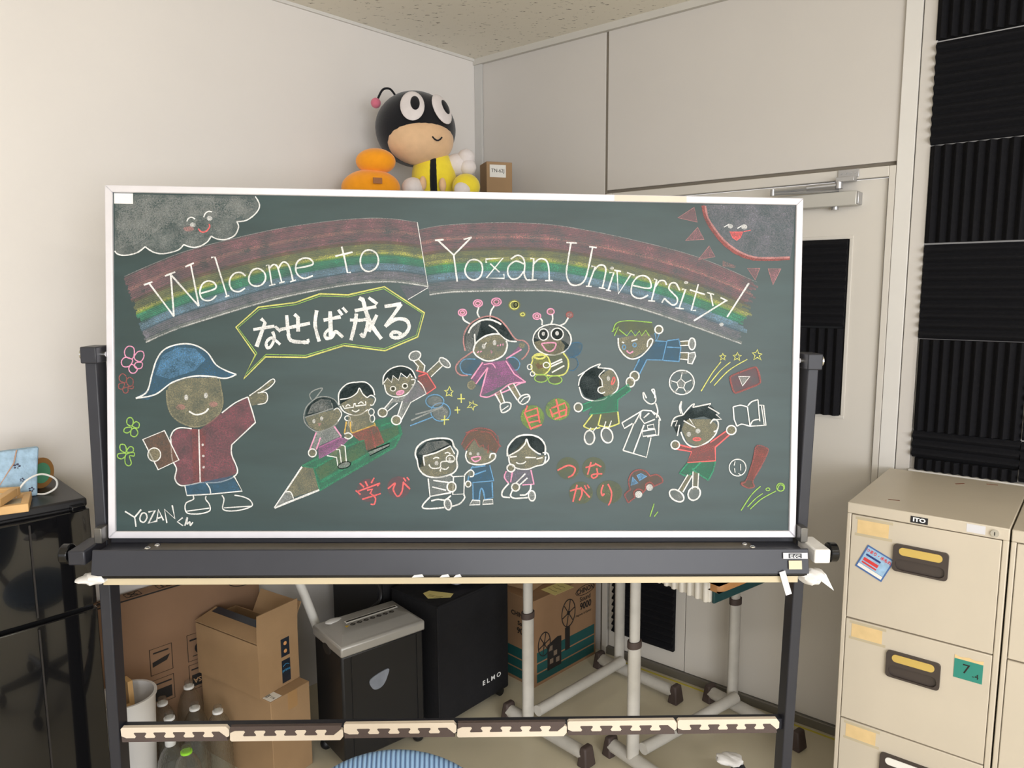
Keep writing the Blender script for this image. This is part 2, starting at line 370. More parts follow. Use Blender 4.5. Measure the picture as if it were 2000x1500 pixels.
# local matrix of the board panel inside the stand frame (origin: top-left corner of the frame, x right, y up, z to the viewer)
MP = MS.inverted() @ Matrix(((ex.x, eup.x, en.x, TL.x), (ex.y, eup.y, en.y, TL.y), (ex.z, eup.z, en.z, TL.z), (0, 0, 0, 1)))
def board_green():
    m = bpy.data.materials.new('chalkboard_green'); m.use_nodes = True
    nt = m.node_tree; b = nt.nodes['Principled BSDF']
    tc = nt.nodes.new('ShaderNodeTexCoord'); mp = nt.nodes.new('ShaderNodeMapping'); mp.inputs['Scale'].default_value = (1.2, 6, 1)
    n = nt.nodes.new('ShaderNodeTexNoise'); n.inputs['Scale'].default_value = 2.6; n.inputs['Detail'].default_value = 6
    nt.links.new(tc.outputs['Object'], mp.inputs['Vector']); nt.links.new(mp.outputs['Vector'], n.inputs['Vector'])
    r = nt.nodes.new('ShaderNodeValToRGB')                     # wiped chalk dust clouds
    r.color_ramp.elements[0].position = 0.35; r.color_ramp.elements[0].color = lin((29, 51, 51)) + (1,)
    r.color_ramp.elements[1].position = 0.75; r.color_ramp.elements[1].color = lin((41, 65, 66)) + (1,)
    nt.links.new(n.outputs['Fac'], r.inputs['Fac']); nt.links.new(r.outputs['Color'], b.inputs['Base Color'])
    b.inputs['Roughness'].default_value = 0.48; b.inputs['Specular IOR Level'].default_value = 0.6
    return m
pb = MB(); pb.box2((0.016, -BH + 0.016, -0.022), (BW - 0.016, -0.016, 0.0)); panel = pb.build('board_panel', board_green(), board, MP)
FW = 0.0185
def rail(pts): q = MB(); q.prism(pts, 'z', -0.026, 0.007); return q.build('frame_rail', M_ALU, panel, bevel=0.0022)
rail([(0, 0), (BW, 0), (BW - FW, -FW), (FW, -FW)]); rail([(0, -BH), (FW, -BH + FW), (BW - FW, -BH + FW), (BW, -BH)])
rail([(0, 0), (FW, -FW), (FW, -BH + FW), (0, -BH)]); rail([(BW, 0), (BW, -BH), (BW - FW, -BH + FW), (BW - FW, -FW)])
q = MB(); q.box2((1.305, -0.0172, 0.0072), (1.497, -0.002, 0.0078)); q.build('masking_tape', mat('masking_tape', (214, 200, 184), 0.6), panel)
q = MB(); q.box2((0.021, -0.046, 0.0006), (0.068, -0.020, 0.0012)); lab_t = q.build('paper_label', M_WHT, panel)
# ---- chalk drawing, traced on the board plane -----------------------------------------------
ZO = {'0': (0, 0, 1), '1': (200, 360, .25), '2': (600, 360, .25), '3': (1080, 360, .25), '4': (200, 650, .27335), '5': (520, 660, .23327),
      '6': (860, 570, .18), '7': (1060, 600, .2734), '8': (780, 800, .24)}
_Mc = MS @ MP; _Mi = _Mc.inverted(); _co = _Mi @ Vector((0, 0, CAM_H)); _R3 = _Mi.to_3x3()
def on_board(x, y):
    """point of the board drawing: traced position -> metres on the board"""
    d = _R3 @ ((x - 1000) / FPX * _R - (y - 750) / FPX * _U + _fw)
    t = -_co.z / d.z
    return (_co.x + d.x * t, _co.y + d.y * t)
CH = {'w': (226, 226, 224), 'e': (150, 154, 152), 'y': (206, 206, 120), 'l': (150, 190, 96), 'g': (76, 148, 118), 'G': (72, 130, 104), 'b': (112, 160, 200), 'B': (74, 108, 134),
      'p': (224, 156, 186), 'm': (156, 106, 146), 'M': (138, 94, 102), 'r': (226, 112, 112), 'R': (150, 94, 92), 'o': (206, 170, 96), 'n': (122, 98, 86), 's': (142, 138, 116),
      'k': (24, 34, 34), 'v': (128, 124, 138), 'O': (138, 140, 84), 'c': (86, 150, 128), 'P': (190, 140, 138), 'S': (110, 116, 92), 'U': (152, 118, 124), 'N': (134, 114, 102), 'Q': (142, 144, 108), 'T': (92, 152, 126), 'X': (132, 160, 180), 'Y': (104, 126, 142), 'V': (142, 140, 150)}
_lay = [0.00030]
class Chalk:
    def __init__(s, name): s.name = name; s.mb = MB(); s.mats = []; s.keys = []
    def _mi(s, key, dens):
        k = key + ('%02d' % round(dens * 20))
        if k not in s.keys: s.keys.append(k); s.mats.append(chalk_mat(k, CH[key], dens))
        s.mb.mi = s.keys.index(k)
    def stroke(s, pts, key, w, dens=0.9, closed=False):
        s._mi(key, dens); _lay[0] += 2.5e-6; z = _lay[0]
        P = [Vector(on_board(*p)) for p in pts]; hw = w * 0.00046
        n = len(P)
        if n < 2: return
        vs = []
        for i, p in enumerate(P):
            a = P[(i - 1) % n] if (closed or i > 0) else p; b = P[(i + 1) % n] if (closed or i < n - 1) else p
            t = (b - a)
            t = t.normalized() if t.length > 1e-9 else Vector((1, 0))
            nr = Vector((-t.y, t.x)) * hw * random.uniform(0.85, 1.15)
            vs += [(p.x + nr.x, p.y + nr.y, z), (p.x - nr.x, p.y - nr.y, z)]
        m = n if closed else n - 1
        s.mb.add(vs, [(2 * i, 2 * i + 1, 2 * ((i + 1) % n) + 1, 2 * ((i + 1) % n)) for i in range(m)])
    def fill(s, pts, key, dens=0.5):
        s._mi(key, dens); _lay[0] += 2.5e-6
        P = [on_board(*p) for p in pts]
        s.mb.add([(x, y, _lay[0]) for x, y in P], [tuple(range(len(P)))])
    def done(s):
        me = bpy.data.meshes.new(s.name)
        bm = bmesh.new()
        vv = [bm.verts.new(v) for v in s.mb.v]
        for f, mi in zip(s.mb.f, s.mb.m):
            try: fc = bm.faces.new([vv[i] for i in f]); fc.material_index = mi
            except ValueError: pass
        bmesh.ops.triangulate(bm, faces=[f for f in bm.faces if len(f.verts) > 4])
        for f in bm.faces:
            if f.normal.z < 0: f.normal_flip()
        bm.to_mesh(me); bm.free()
        for m in s.mats: me.materials.append(m)
        o = bpy.data.objects.new(s.name, me); COL.objects.link(o); o.parent = panel
        return o
def ell(cx, cy, rx, ry, rot=0.0, n=22):
    c, s_ = math.cos(rot), math.sin(rot)
    return [(cx + rx * math.cos(t) * c - ry * math.sin(t) * s_, cy + rx * math.cos(t) * s_ + ry * math.sin(t) * c) for t in [2 * math.pi * i / n for i in range(n)]]
SPLIT = {'chalk_letter': 6.5, 'chalk_flower': 9, 'chalk_sun_ray': 6, 'chalk_star': 9, 'chalk_ball_and_bat': 8, 'chalk_signature': 5}
def draw(block):
    """one item a line: zoom colour width flags | x,y x,y ...   flags: s smooth, c closed, f soft fill, F strong fill, e ellipse cx,cy,rx,ry[,rot]"""
    groups = []
    for ln in block.strip().splitlines():
        ln = ln.strip()
        if not ln: continue
        if ln[0] == '@': groups.append((ln[1:], [])); continue
        hd, body = ln.split('|'); z, col, w, fl_ = (hd.split() + [''])[:4]; w = float(w)
        ox, oy, sc = ZO[z]
        if 'e' in fl_:
            pts = ell(*[float(t) for t in body.replace(',', ' ').split()]); fl_ += 'c'
        else:
            pts = [tuple(float(t) for t in p.split(',')) for p in body.split()]
            if 's' in fl_: pts = catmull(pts, 'c' in fl_)
        pts = [(ox + x * sc, oy + y * sc) for x, y in pts]
        if len(pts) == 2: pts = [(pts[0][0] + (pts[1][0] - pts[0][0]) * k / 4, pts[0][1] + (pts[1][1] - pts[0][1]) * k / 4) for k in range(5)]
        groups[-1][1].append((pts, col, w, fl_))
    for name, items in groups:
        clusters = [items]
        if name in SPLIT:                      # each letter, star, flower and ray is a piece of its own
            clusters = []
            for it in items:
                A = np.array(it[0]); hit = [c for c in clusters if any(np.min(np.linalg.norm(A[:, None] - np.array(o[0])[None], axis=2)) < SPLIT[name] for o in c)]
                merged = [it]
                for c in hit: merged = c + merged; clusters.remove(c)
                clusters.append(merged)
        for cl_ in clusters:
            ck = Chalk(name)
            for pts, col, w, fl_ in cl_:
                if 'f' in fl_ or 'F' in fl_: ck.fill(pts, col, 0.50 if 'F' in fl_ else 0.32)
                else: ck.stroke(pts, col, w, 0.86 if col in 'wyprl' else 0.74, 'c' in fl_)
            ck.done()
# rainbow: streaks between an upper and a lower edge
def rainbow(top, bot, ragged):
    ck = Chalk('chalk_rainbow'); T = catmull(top, n=10); B = catmull(bot, n=10)
    def at(curve, t): f = t * (len(curve) - 1); i = max(0, min(int(f), len(curve) - 2)); r = f - i; return tuple(a + (b - a) * r for a, b in zip(curve[i], curve[i + 1]))
    bands = [(0.0, 'U', .44), (.16, 'P', .36), (.22, 'U', .42), (.33, 'N', .44), (.39, 'Q', .48), (.49, 'y', .36), (.53, 'l', .38), (.56, 'T', .54), (.66, 'c', .48), (.69, 'X', .46), (.78, 'Y', .48), (.82, 'V', .44), (.94, 'e', .42)]
    NS = 40
    for k in range(NS):
        t0 = k / NS; t1 = (k + 1.25) / NS; key, dn = [(b, d) for t, b, d in bands if t <= t0 + 1e-6][-1]
        u = 0.0
        a0 = random.uniform(-0.012, 0.02) if ragged[0] else 0.0; a1 = 1 - (random.uniform(-0.012, 0.03) if ragged[1] else 0.0)
        cuts = sorted([a0, a1] + [random.uniform(0.05, 0.95) for _ in range(random.choice((0, 1, 1, 2)))])
        for c0, c1 in zip(cuts[:-1], cuts[1:]):
            d = dn - 0.10 + random.uniform(-0.10, 0.08); m = max(3, int((c1 - c0) * 26)); ring = []
            def pt(uu, tt):
                a = at(T, uu); b = at(B, uu); return (a[0] + (b[0] - a[0]) * tt, a[1] + (b[1] - a[1]) * tt)
            for i in range(m):
                ua = c0 + (c1 - c0) * i / m; ub = c0 + (c1 - c0) * (i + 1) / m
                ck.fill([pt(ua, t0), pt(ub, t0), pt(ub, t1), pt(ua, t1)], key, round(d * 20) / 20)
                _lay[0] -= 2.5e-6
            _lay[0] += 2.5e-6
    ck.stroke(T, 'e', 1.6, 0.6); ck.stroke([(x, y - 1.5) for x, y in B], 'w', 3.2, 0.42)
    ck.done()
rainbow([(243, 540), (300, 515), (375, 487), (517, 452), (620, 435), (700, 427), (760, 427), (814, 434)], [(285, 670), (330, 650), (375, 634), (517, 591), (620, 568), (700, 555), (770, 552), (836, 561)], (True, False))
rainbow([(817, 449), (860, 441), (930, 436), (1010, 435), (1100, 442), (1225, 466), (1362, 502), (1478, 551)], [(839, 577), (880, 572), (940, 570), (1020, 569), (1100, 572), (1225, 597), (1335, 632), (1448, 673)], (False, True))
draw('''
@chalk_rainbow_fold
0 v 1 f| 780,556 836,561 797,585
0 w 2 | 797,585 836,562
0 w 2 | 815,434 826,500 836,560
@chalk_cloud
1 e 1 f| 100,75 1195,95 1228,160 1205,220 1130,280 1050,292 1065,330 1045,385 1010,415 950,433 890,425 850,405 820,450 760,485 700,492 635,472 590,515 480,542 400,530 335,488 270,535 180,555 120,545 97,520
1 e 1 f| 130,200 300,110 700,100 1150,120 1190,190 1040,270 700,240 480,330 260,470 140,500 110,350
1 w 3.6 s| 1195,95 1228,160 1205,220 1130,280 1050,292
1 w 3.6 s| 1050,292 1065,330 1045,385 1010,415 950,433 890,425 850,405
1 w 3.6 s| 850,405 820,450 760,485 700,492 635,472
1 w 3.6 s| 635,472 590,515 480,542 400,530 335,488
1 w 3.6 s| 335,488 270,535 180,555 120,545 97,520
1 w 3.4 s| 660,290 675,265 700,258 725,272
1 w 3.4 s| 792,258 805,228 830,212 858,216
1 w 1 eF| 707,316,22,18
1 w 1 eF| 838,266,22,18
1 P 1 ef| 675,348,42,20
1 r 3.8 s| 750,348 775,372 810,368 838,335 835,310
@chalk_sun
3 V 1 f| 1170,160 1190,260 1240,350 1320,450 1420,530 1530,575 1640,590 1855,580 1880,400 1890,160
3 R 9 s| 1172,165 1192,260 1242,350 1322,450 1422,530 1532,575 1642,588 1850,580
3 P 5 s| 1190,170 1208,255 1258,340 1335,436 1430,512 1536,560 1642,575 1850,570
3 w 2.6 | 1335,335 1375,312
3 w 1 eF| 1385,328,20,17
3 w 2.6 | 1440,345 1490,315
3 w 1 eF| 1493,333,24,20
3 r 1 F| 1380,373 1485,373 1462,418 1435,438 1405,418
3 r 2.6 c| 1380,373 1485,373 1462,418 1435,438 1405,418
3 r 2 | 1490,370 1545,358
@chalk_sun_ray
3 U 1 F| 975,262 1103,180 1127,296
3 P 2 c| 975,262 1103,180 1127,296
3 U 1 F| 1035,440 1130,336 1180,430
3 P 2 c| 1035,440 1130,336 1180,430
3 U 1 F| 1135,588 1220,482 1266,566
3 P 2 c| 1135,588 1220,482 1266,566
3 P 1 f| 1325,595 1432,640 1420,655 1325,640
3 U 1 F| 1518,656 1615,656 1580,748
3 P 2 c| 1518,656 1615,656 1580,748
3 U 1 F| 1680,660 1780,660 1718,785
3 P 2 c| 1680,660 1780,660 1718,785
@chalk_letter
1 w 4.6 | 325,787 392,762
1 w 4.6 | 365,772 560,1032
1 w 4.6 | 560,1032 535,705
1 w 4.6 | 490,717 570,685
1 w 4.6 | 535,705 755,952
1 w 4.6 | 755,952 690,622
1 w 4.6 | 648,645 715,615
1 w 4.4 s| 770,852 882,815 876,772 830,755 785,777 763,832 770,880 800,906 850,904 892,868
1 w 4.6 | 850,572 880,568 975,875
1 w 4 | 960,880 992,869
1 w 4.4 s| 1120,717 1085,690 1035,695 1000,735 995,785 1020,828 1070,838 1115,812
1 w 4.4 sc| 1145,732 1170,675 1220,658 1265,690 1275,740 1245,785 1195,795 1155,775
1 w 4.4 | 1278,636 1300,630 1325,787
1 w 3.6 | 1303,792 1352,780
1 w 4.4 s| 1300,662 1335,628 1365,640 1385,700 1402,766
1 w 3.6 | 1382,772 1424,760
1 w 4.4 s| 1372,665 1405,612 1440,615 1467,660 1490,756
1 w 3.6 | 1468,762 1512,748
1 w 4.4 s| 1513,657 1640,628 1625,585 1570,578 1525,605 1510,660 1530,710 1580,735 1645,714
1 w 4.6 | 1870,487 1895,590 1915,690 1942,688
1 w 4.6 | 1820,562 1955,530
2 w 4.6 sc| 415,592 440,530 490,513 540,540 557,600 535,655 480,682 430,655
2 w 4.6 | 998,438 1066,433
2 w 4.6 | 1020,437 1145,553
2 w 4.6 | 1282,415 1145,553
2 w 4 | 1222,431 1286,413
2 w 4.6 | 1145,553 1172,760
2 w 4.4 sc| 1233,667 1260,605 1305,588 1355,610 1370,665 1350,725 1300,748 1250,720
2 w 4.4 | 1400,615 1395,585 1530,575 1400,732 1540,735 1535,700
2 w 4 | 1430,620 1502,687
2 w 4.4 s| 1590,585 1640,555 1685,575 1700,630 1695,700 1715,745 1742,744
2 w 4.4 s| 1693,622 1630,600 1575,640 1568,700 1600,740 1650,730 1692,680
2 w 4.4 | 1743,580 1770,580 1760,746
2 w 4 | 1735,749 1792,746
2 w 4.4 s| 1765,627 1810,585 1860,590 1885,640 1891,750
2 w 4 | 1858,753 1918,752
3 w 4.4 | 105,455 187,460
3 w 4.6 s| 140,457 118,590 105,700 130,772 180,790 235,765 268,690 310,490
3 w 4.4 | 283,488 342,495
3 w 4.4 | 300,640 330,645 275,796
3 w 3.6 | 256,796 302,798
3 w 4.4 s| 315,682 355,636 398,635 412,680 385,812
3 w 3.6 | 358,806 408,816
3 w 1 eF| 460,655,16,12
3 w 4.4 | 440,690 475,690 430,831
3 w 3.6 | 413,826 452,833
3 w 4.4 | 478,671 532,681
3 w 4.4 | 500,680 510,856 610,702
3 w 4 | 578,690 637,711
3 w 4.4 s| 622,790 755,812 757,750 715,715 660,725 620,780 612,850 645,885 695,890 742,866
3 w 4.4 | 788,740 810,745 770,906
3 w 4 | 743,909 797,913
3 w 4.4 s| 800,802 830,757 870,755 887,787
3 w 4.4 s| 990,830 960,775 920,775 905,815 935,850 970,890 965,930 935,943 900,920 870,890
3 w 4 | 870,890 850,926
3 w 1 eF| 1040,768,16,12
3 w 4.4 | 1008,820 1035,820 985,969
3 w 4 | 956,965 1022,973
3 w 4.6 | 1135,780 1080,986 1117,985
3 w 4.4 | 1068,825 1187,861
3 w 4 | 1203,845 1258,861
3 w 4.4 | 1230,856 1250,952
3 w 4.6 | 1355,907 1100,1066
3 w 4 | 1308,885 1362,911
3 w 5 | 1530,772 1360,1036
3 w 1 eF| 1315,1095,17,14
@chalk_speech_bubble
0 y 4 c| 461,639 505,600 577,591 625,574 680,576 751,560 829,611 816,658 752,685 672,675 598,698 519,697 476,740 499,693
0 l 2 c| 465,640 507,604 578,595 626,578 680,580 750,564 825,612 813,655 751,681 673,671 597,694 520,692 480,731 502,690
1 w 9 | 1180,1135 1345,1108
1 w 11 | 1240,1050 1272,1080 1205,1268
1 w 8 s| 1330,1150 1345,1200 1320,1262 1290,1278 1282,1235 1320,1200 1360,1225 1390,1252
1 w 8 | 1350,1110 1392,1150
1 w 9 | 1390,1135 1622,1085
1 w 11 | 1500,1015 1528,1040 1530,1150
1 w 10 s| 1440,1022 1452,1150 1462,1205 1500,1228 1612,1236
1 w 7 | 1612,1236 1605,1208
2 w 10 s| 75,985 62,1080 72,1150 95,1228
2 w 9 | 128,1062 262,1035
2 w 11 | 180,992 185,1190
2 w 9 s| 185,1120 140,1165 150,1203 195,1192 222,1150 280,1195
2 w 8 | 243,980 275,1022
2 w 8 | 277,963 312,1002
2 w 9 | 372,988 540,955
2 w 12 | 405,888 440,905
2 w 11 s| 435,895 465,1010 510,1110 580,1208
2 w 10 s| 385,1010 372,1100 342,1218
2 w 9 s| 335,1060 420,1062 470,1060 462,1130 440,1190 418,1165
2 w 10 | 545,1020 480,1150
2 w 9 | 480,885 548,935
2 w 10 | 605,955 735,935
2 w 10 | 735,935 610,1112
2 w 10 s| 610,1112 690,1055 770,1060 797,1110 770,1165 710,1198 660,1190 665,1160 705,1155 735,1175
@chalk_flower
4 p 3 sc| 214,185 170,170 160,130 185,97 222,105 230,145
4 p 3 sc| 230,170 255,135 290,135 298,170 275,205 240,195
4 p 3 sc| 214,190 165,175 137,205 150,240 190,240 212,215
4 p 3 sc| 245,212 285,215 280,250 245,255 230,235
4 p 3 sc| 210,225 190,255 205,285 235,285 250,255
4 R 3 sc| 165,355 130,345 122,315 145,292 170,310 172,340
4 R 3 sc| 172,345 195,318 220,335 218,370 195,382
4 R 3 sc| 160,360 122,365 120,395 145,400
4 R 3 sc| 150,398 160,430 185,420 185,395 215,400 218,380
4 l 3 sc| 210,665 178,650 180,615 205,605 222,630
4 l 3 sc| 215,665 240,635 265,650 255,680
4 l 3 sc| 205,675 165,680 155,705 180,715 208,695
4 l 3 sc| 210,690 205,730 235,742 255,715 240,685
4 l 3 sc| 165,855 130,835 130,800 160,800 172,830
4 l 3 sc| 175,850 195,815 220,820 218,850
4 l 3 sc| 165,860 115,865 112,890 140,900 165,880
4 l 3 sc| 170,870 165,930 190,950 208,930 195,880 228,880 225,855
@chalk_person_in_hat
4 B 1 F| 235,465 330,400 370,230 430,130 530,85 640,85 740,130 810,230 870,265 962,300 900,330 640,320 480,370 330,480
4 b 1 f| 380,300 430,160 540,105 660,110 740,190 660,270 480,330
4 w 4 s| 240,468 320,420 355,300 390,190 450,115 560,80 660,88 750,140 810,225 880,268 958,298
4 w 4 s| 958,298 880,325 760,310 640,312 500,355 380,440 240,468
4 s 1 F| 460,420 480,370 600,322 820,318 850,400 860,500 830,580 760,640 660,672 560,640 490,580 462,500
4 s 4 s| 460,410 465,500 495,585 560,640 660,672 760,645 830,585 862,500 850,400 835,325
4 w 1 eF| 600,462,14,20
4 w 1 eF| 740,448,14,20
4 w 4.4 s| 620,560 670,585 730,570 760,540
4 P 1 ef| 560,530,34,20
4 P 1 ef| 795,510,30,20
4 s 1 F| 1040,460 1200,335 1232,345 1150,420 1182,455 1170,495 1120,510 1070,520
4 w 3 s| 1050,450 1130,395 1212,332 1232,350 1190,395 1120,430
4 w 3 s| 1110,430 1165,425 1182,460 1165,500 1110,512
4 M 1 F| 490,745 530,690 640,685 700,690 690,1070 560,1090 520,1040 530,970 500,900
4 M 1 F| 700,690 850,575 1040,455 1075,580 1090,640 925,800 930,870 960,1000 850,1062 690,1070
4 R 1 f| 640,690 740,690 730,1066 650,1078
4 w 3.4 s| 485,750 510,700 560,678 640,685
4 w 3.4 | 690,690 700,1068
4 w 3.4 s| 490,750 500,900 530,970 520,1045 570,1092 700,1070
4 w 3.4 s| 700,1070 850,1064 965,1000 925,870 925,800
4 w 3.4 | 925,800 1095,640 1075,570 1040,458
4 w 3.4 s| 855,572 950,500 1040,458
4 w 1 eF| 718,800,9,9
4 w 1 eF| 722,880,9,9
4 w 1 eF| 724,960,9,9
4 n 1 F| 290,762 445,698 548,908 400,978
4 w 3.4 c| 290,762 445,698 548,908 400,978
4 s 1 eF| 372,870,46,48
4 w 3 e| 372,870,46,48
4 B 1 F| 590,1092 930,1020 990,1130 780,1150 605,1160
4 w 3.4 | 590,1092 605,1162 780,1152 1000,1130 940,1020
4 w 3.4 s| 745,1075 768,1110 775,1150
4 w 3.4 s| 650,1165 650,1190 600,1215 593,1260 615,1290 700,1292 768,1270 765,1225 740,1190 742,1165
4 w 3 | 597,1275 765,1252
4 w 3.4 s| 855,1160 870,1190 865,1262 960,1270 1065,1240 1060,1200 1010,1172 945,1160
4 w 3 | 870,1250 1062,1238
@chalk_signature
4 w 4.4 | 163,1275 232,1318 242,1385
4 w 4.4 | 278,1262 230,1320
4 w 4 sc| 270,1320 285,1290 310,1290 320,1320 300,1352 275,1345
4 w 4.4 | 330,1280 378,1268 330,1362 385,1345
4 w 4.4 | 388,1350 402,1262 438,1340
4 w 4 | 398,1325 425,1315
4 w 4.4 | 462,1358 445,1260 520,1328 500,1232
4 w 4 | 575,1320 537,1350 578,1378
4 w 4 s| 590,1378 608,1318 605,1365 625,1350 630,1375 648,1352
@chalk_pencil
5 G 1 F| 300,1070 400,1000 900,690 1060,655 1125,740 1130,810 1080,905 445,1280 400,1090
5 g 1 f| 400,1090 1120,720 1130,800 445,1220
5 S 1 f| 410,1100 900,800 1100,730 1115,800 900,930 450,1190
5 G 6 | 300,1072 470,990
5 G 5 | 300,1074 395,1090 450,1275
5 G 5 | 400,1090 560,1000
5 G 5 | 670,910 830,850
5 G 5 | 960,740 1060,700 1120,735 1135,800 1080,905
5 G 6 | 455,1210 1120,815
5 G 6 | 445,1278 1085,905
5 s 1 F| 300,1078 395,1092 440,1268 210,1340 165,1290
5 w 5 | 300,1078 70,1422
5 w 6 | 70,1422 445,1272
5 e 1 F| 72,1420 165,1285 215,1300 228,1345
5 w 3 s| 160,1290 205,1290 230,1345
@chalk_child_with_topknot
5 s 1 F| 325,665 600,590 630,650 600,720 540,760 440,785 360,740
5 k 1 F| 325,660 345,580 420,505 500,492 570,520 605,580
5 e 1 f| 345,640 380,560 460,510 540,520 560,590
5 e 3 sc| 315,670 340,575 420,505 500,492 575,520 625,600 625,660 560,740 440,785 350,740
5 e 3 | 325,665 560,590 548,545
5 e 3 s| 380,520 365,475 400,440 470,420 440,470 400,520
5 w 2.6 s| 565,605 600,588 632,640 600,700
5 w 1 eF| 400,697,13,18
5 w 1 eF| 465,675,13,18
5 P 1 F| 430,715 465,712 445,742
5 e 1 F| 420,790 560,740 630,820 450,900 420,940 365,930
5 p 4 | 420,790 365,935
5 p 4 | 455,835 420,935
5 p 4 | 570,740 630,825
5 p 3 | 445,915 630,830
5 m 1 F| 440,915 610,835 690,850 640,895 520,970 445,1010
5 m 3 c| 440,915 610,835 690,850 640,895 520,970 445,1010
5 s 1 eF| 387,962,33,33
5 w 3.4 e| 387,962,33,33
5 s 1 f| 530,980 620,900 660,900 670,1040 600,1080 590,1000
5 w 3 | 510,985 590,1000 600,1070
5 w 3 | 585,935 615,935 630,1050
5 w 3 | 625,895 660,905 672,1040
5 e 1 eF| 655,1065,55,26,-0.3
5 k 3 e| 655,1065,55,26,-0.3
@chalk_child_with_braids
5 s 1 F| 620,560 780,430 860,500 905,510 890,560 850,610 760,650 680,630
5 k 1 F| 610,560 615,470 680,385 760,365 850,385 905,470 850,500 780,425 720,500
5 w 3.4 s| 610,560 610,460 670,390 745,370
5 w 3.4 s| 745,372 830,370 890,420 908,480
5 w 3 s| 620,515 700,500 760,460 780,420 810,470 845,500
5 w 3 s| 845,500 880,480 915,510 895,560 870,560
5 w 3.4 s| 620,570 650,615 720,645 790,640 850,600
5 w 3.4 | 640,565 655,590 730,580 738,545
5 w 3.4 | 745,545 750,570 835,560 832,530
5 w 3 s| 665,575 685,558 705,572
5 w 3 s| 770,552 795,535 815,550
5 w 3.4 s| 718,605 750,618 780,600
5 w 3 e| 880,620,24,28
5 w 3 e| 888,675,20,30
5 w 3 e| 682,672,24,20
5 w 3 e| 704,715,16,26
5 s 1 F| 690,650 850,610 900,730 720,800 670,790
5 o 4 | 672,700 655,800
5 o 4 s| 705,700 715,790 780,775 905,730
5 o 4 | 905,710 915,745
5 s 1 eF| 690,820,34,28
5 w 3.4 s| 655,805 690,795 722,820 690,845 655,830
5 R 1 F| 720,800 900,735 930,740 985,880 850,945 830,850 780,855
5 R 3 | 720,805 780,855 825,850 845,940
5 R 3 | 805,770 880,775 915,920
5 R 3 | 930,745 985,880
5 e 1 F| 850,950 1035,880 1030,905 870,985
5 k 3.4 c| 850,950 1035,880 1030,905 870,985
@chalk_boy_pushing
5 s 1 F| 985,370 1010,340 1230,320 1245,380 1200,450 1120,490 1020,470 990,420
5 k 1 F| 980,370 1000,300 1060,250 1140,235 1220,265 1255,330 1215,320 1200,300 1175,330 1130,295 1110,355 1060,315 1050,370 1010,335
5 w 3.4 s| 978,390 985,320 1040,260 1130,235 1215,265 1255,340
5 w 3 | 985,375 1015,335 1050,372 1062,315 1108,355 1128,295 1180,335 1205,300 1222,330
5 w 3.4 s| 990,390 1010,460 1070,492 1140,488 1200,450 1250,370
5 w 3 s| 1215,350 1245,350 1240,385 1218,395
5 w 2.4 e| 1062,425,22,20
5 k 1 eF| 1062,425,12,12
5 w 2.4 e| 1162,402,22,20
5 k 1 eF| 1162,402,12,12
5 p 1 eF| 1122,458,32,16,-0.3
5 p 3 e| 1122,458,32,16,-0.3
5 e 1 F| 1250,370 1300,385 1340,470 1210,540 1130,690 1100,650 1140,540 1060,540 1010,600 985,580 1065,510 1180,480
5 v 1 f| 1250,370 1300,385 1340,470 1210,540 1140,540 1180,480
5 w 3 | 1060,505 990,590
5 w 3 | 1100,545 1015,615
5 w 3 | 1140,530 1100,650
5 w 3 | 1335,470 1210,540 1130,690
5 s 1 eF| 975,625,36,36
5 w 3.6 e| 975,625,38,36
5 s 1 eF| 1090,688,40,38
5 w 3.6 e| 1090,688,40,38
5 R 1 F| 1265,360 1285,270 1325,300 1345,295 1420,415 1340,470
5 r 4 | 1255,272 1320,290 1345,297 1420,415 1340,470
5 r 3 | 1345,297 1275,322
5 w 3 s| 1268,358 1310,400 1340,468
5 s 1 F| 1235,190 1275,180 1328,230 1320,285 1270,270
5 w 3 | 1230,190 1275,240 1265,275
5 w 3 | 1278,180 1328,232 1320,282
5 s 1 F| 1345,290 1450,190 1475,235 1380,325
5 w 3 | 1345,288 1450,190
5 w 3 | 1380,325 1475,235
5 e 1 eF| 1245,150,50,38,-0.4
5 w 3.6 e| 1245,150,50,38,-0.4
5 e 1 eF| 1495,207,56,28,0.7
5 w 3.4 e| 1495,207,56,28,0.7
@chalk_swirl
5 b 3 e| 1412,530,76,56
5 b 3 e| 1460,620,82,76
5 e 1 ef| 1412,530,60,40
5 e 1 ef| 1460,630,64,56
5 e 4 | 1215,690 1480,575
5 e 4 | 1250,640 1440,590
5 b 3 | 1205,735 1400,660
@chalk_star
5 y 3.2 c| 1535,405 1548,440 1565,445 1548,462 1556,490 1532,475 1506,486 1515,455 1492,440 1520,438
6 y 3.2 c| 355,1180 362,1215 405,1230 365,1245 358,1288 340,1250 290,1258 325,1225 312,1192 345,1212
6 y 3 | 225,1105 228,1205
6 y 3 | 185,1160 268,1160
6 y 3 | 183,1245 190,1320
6 y 3 | 155,1282 215,1280
6 y 3 | 48,1340 44,1445
6 y 3 | 5,1388 95,1386
7 y 3 c| 1285,330 1292,345 1308,348 1296,358 1302,378 1285,366 1268,378 1275,358 1262,348 1278,346
7 y 3 c| 1390,322 1396,342 1418,346 1400,356 1406,382 1388,366 1365,378 1374,356 1358,344 1380,342
7 y 3 c| 1532,302 1540,330 1565,335 1545,348 1560,378 1532,358 1505,375 1515,345 1495,325 1520,325
7 y 3 s| 1272,390 1210,470 1130,600
7 y 3 s| 1340,392 1270,450 1195,540
7 y 3 s| 1460,372 1330,450 1222,560
7 l 3 s| 1555,1278 1490,1340 1415,1452
7 l 3 s| 1570,1330 1520,1365 1462,1425
7 l 3 s| 1665,1312 1560,1370 1480,1442
7 l 3 e| 1698,1285,28,28
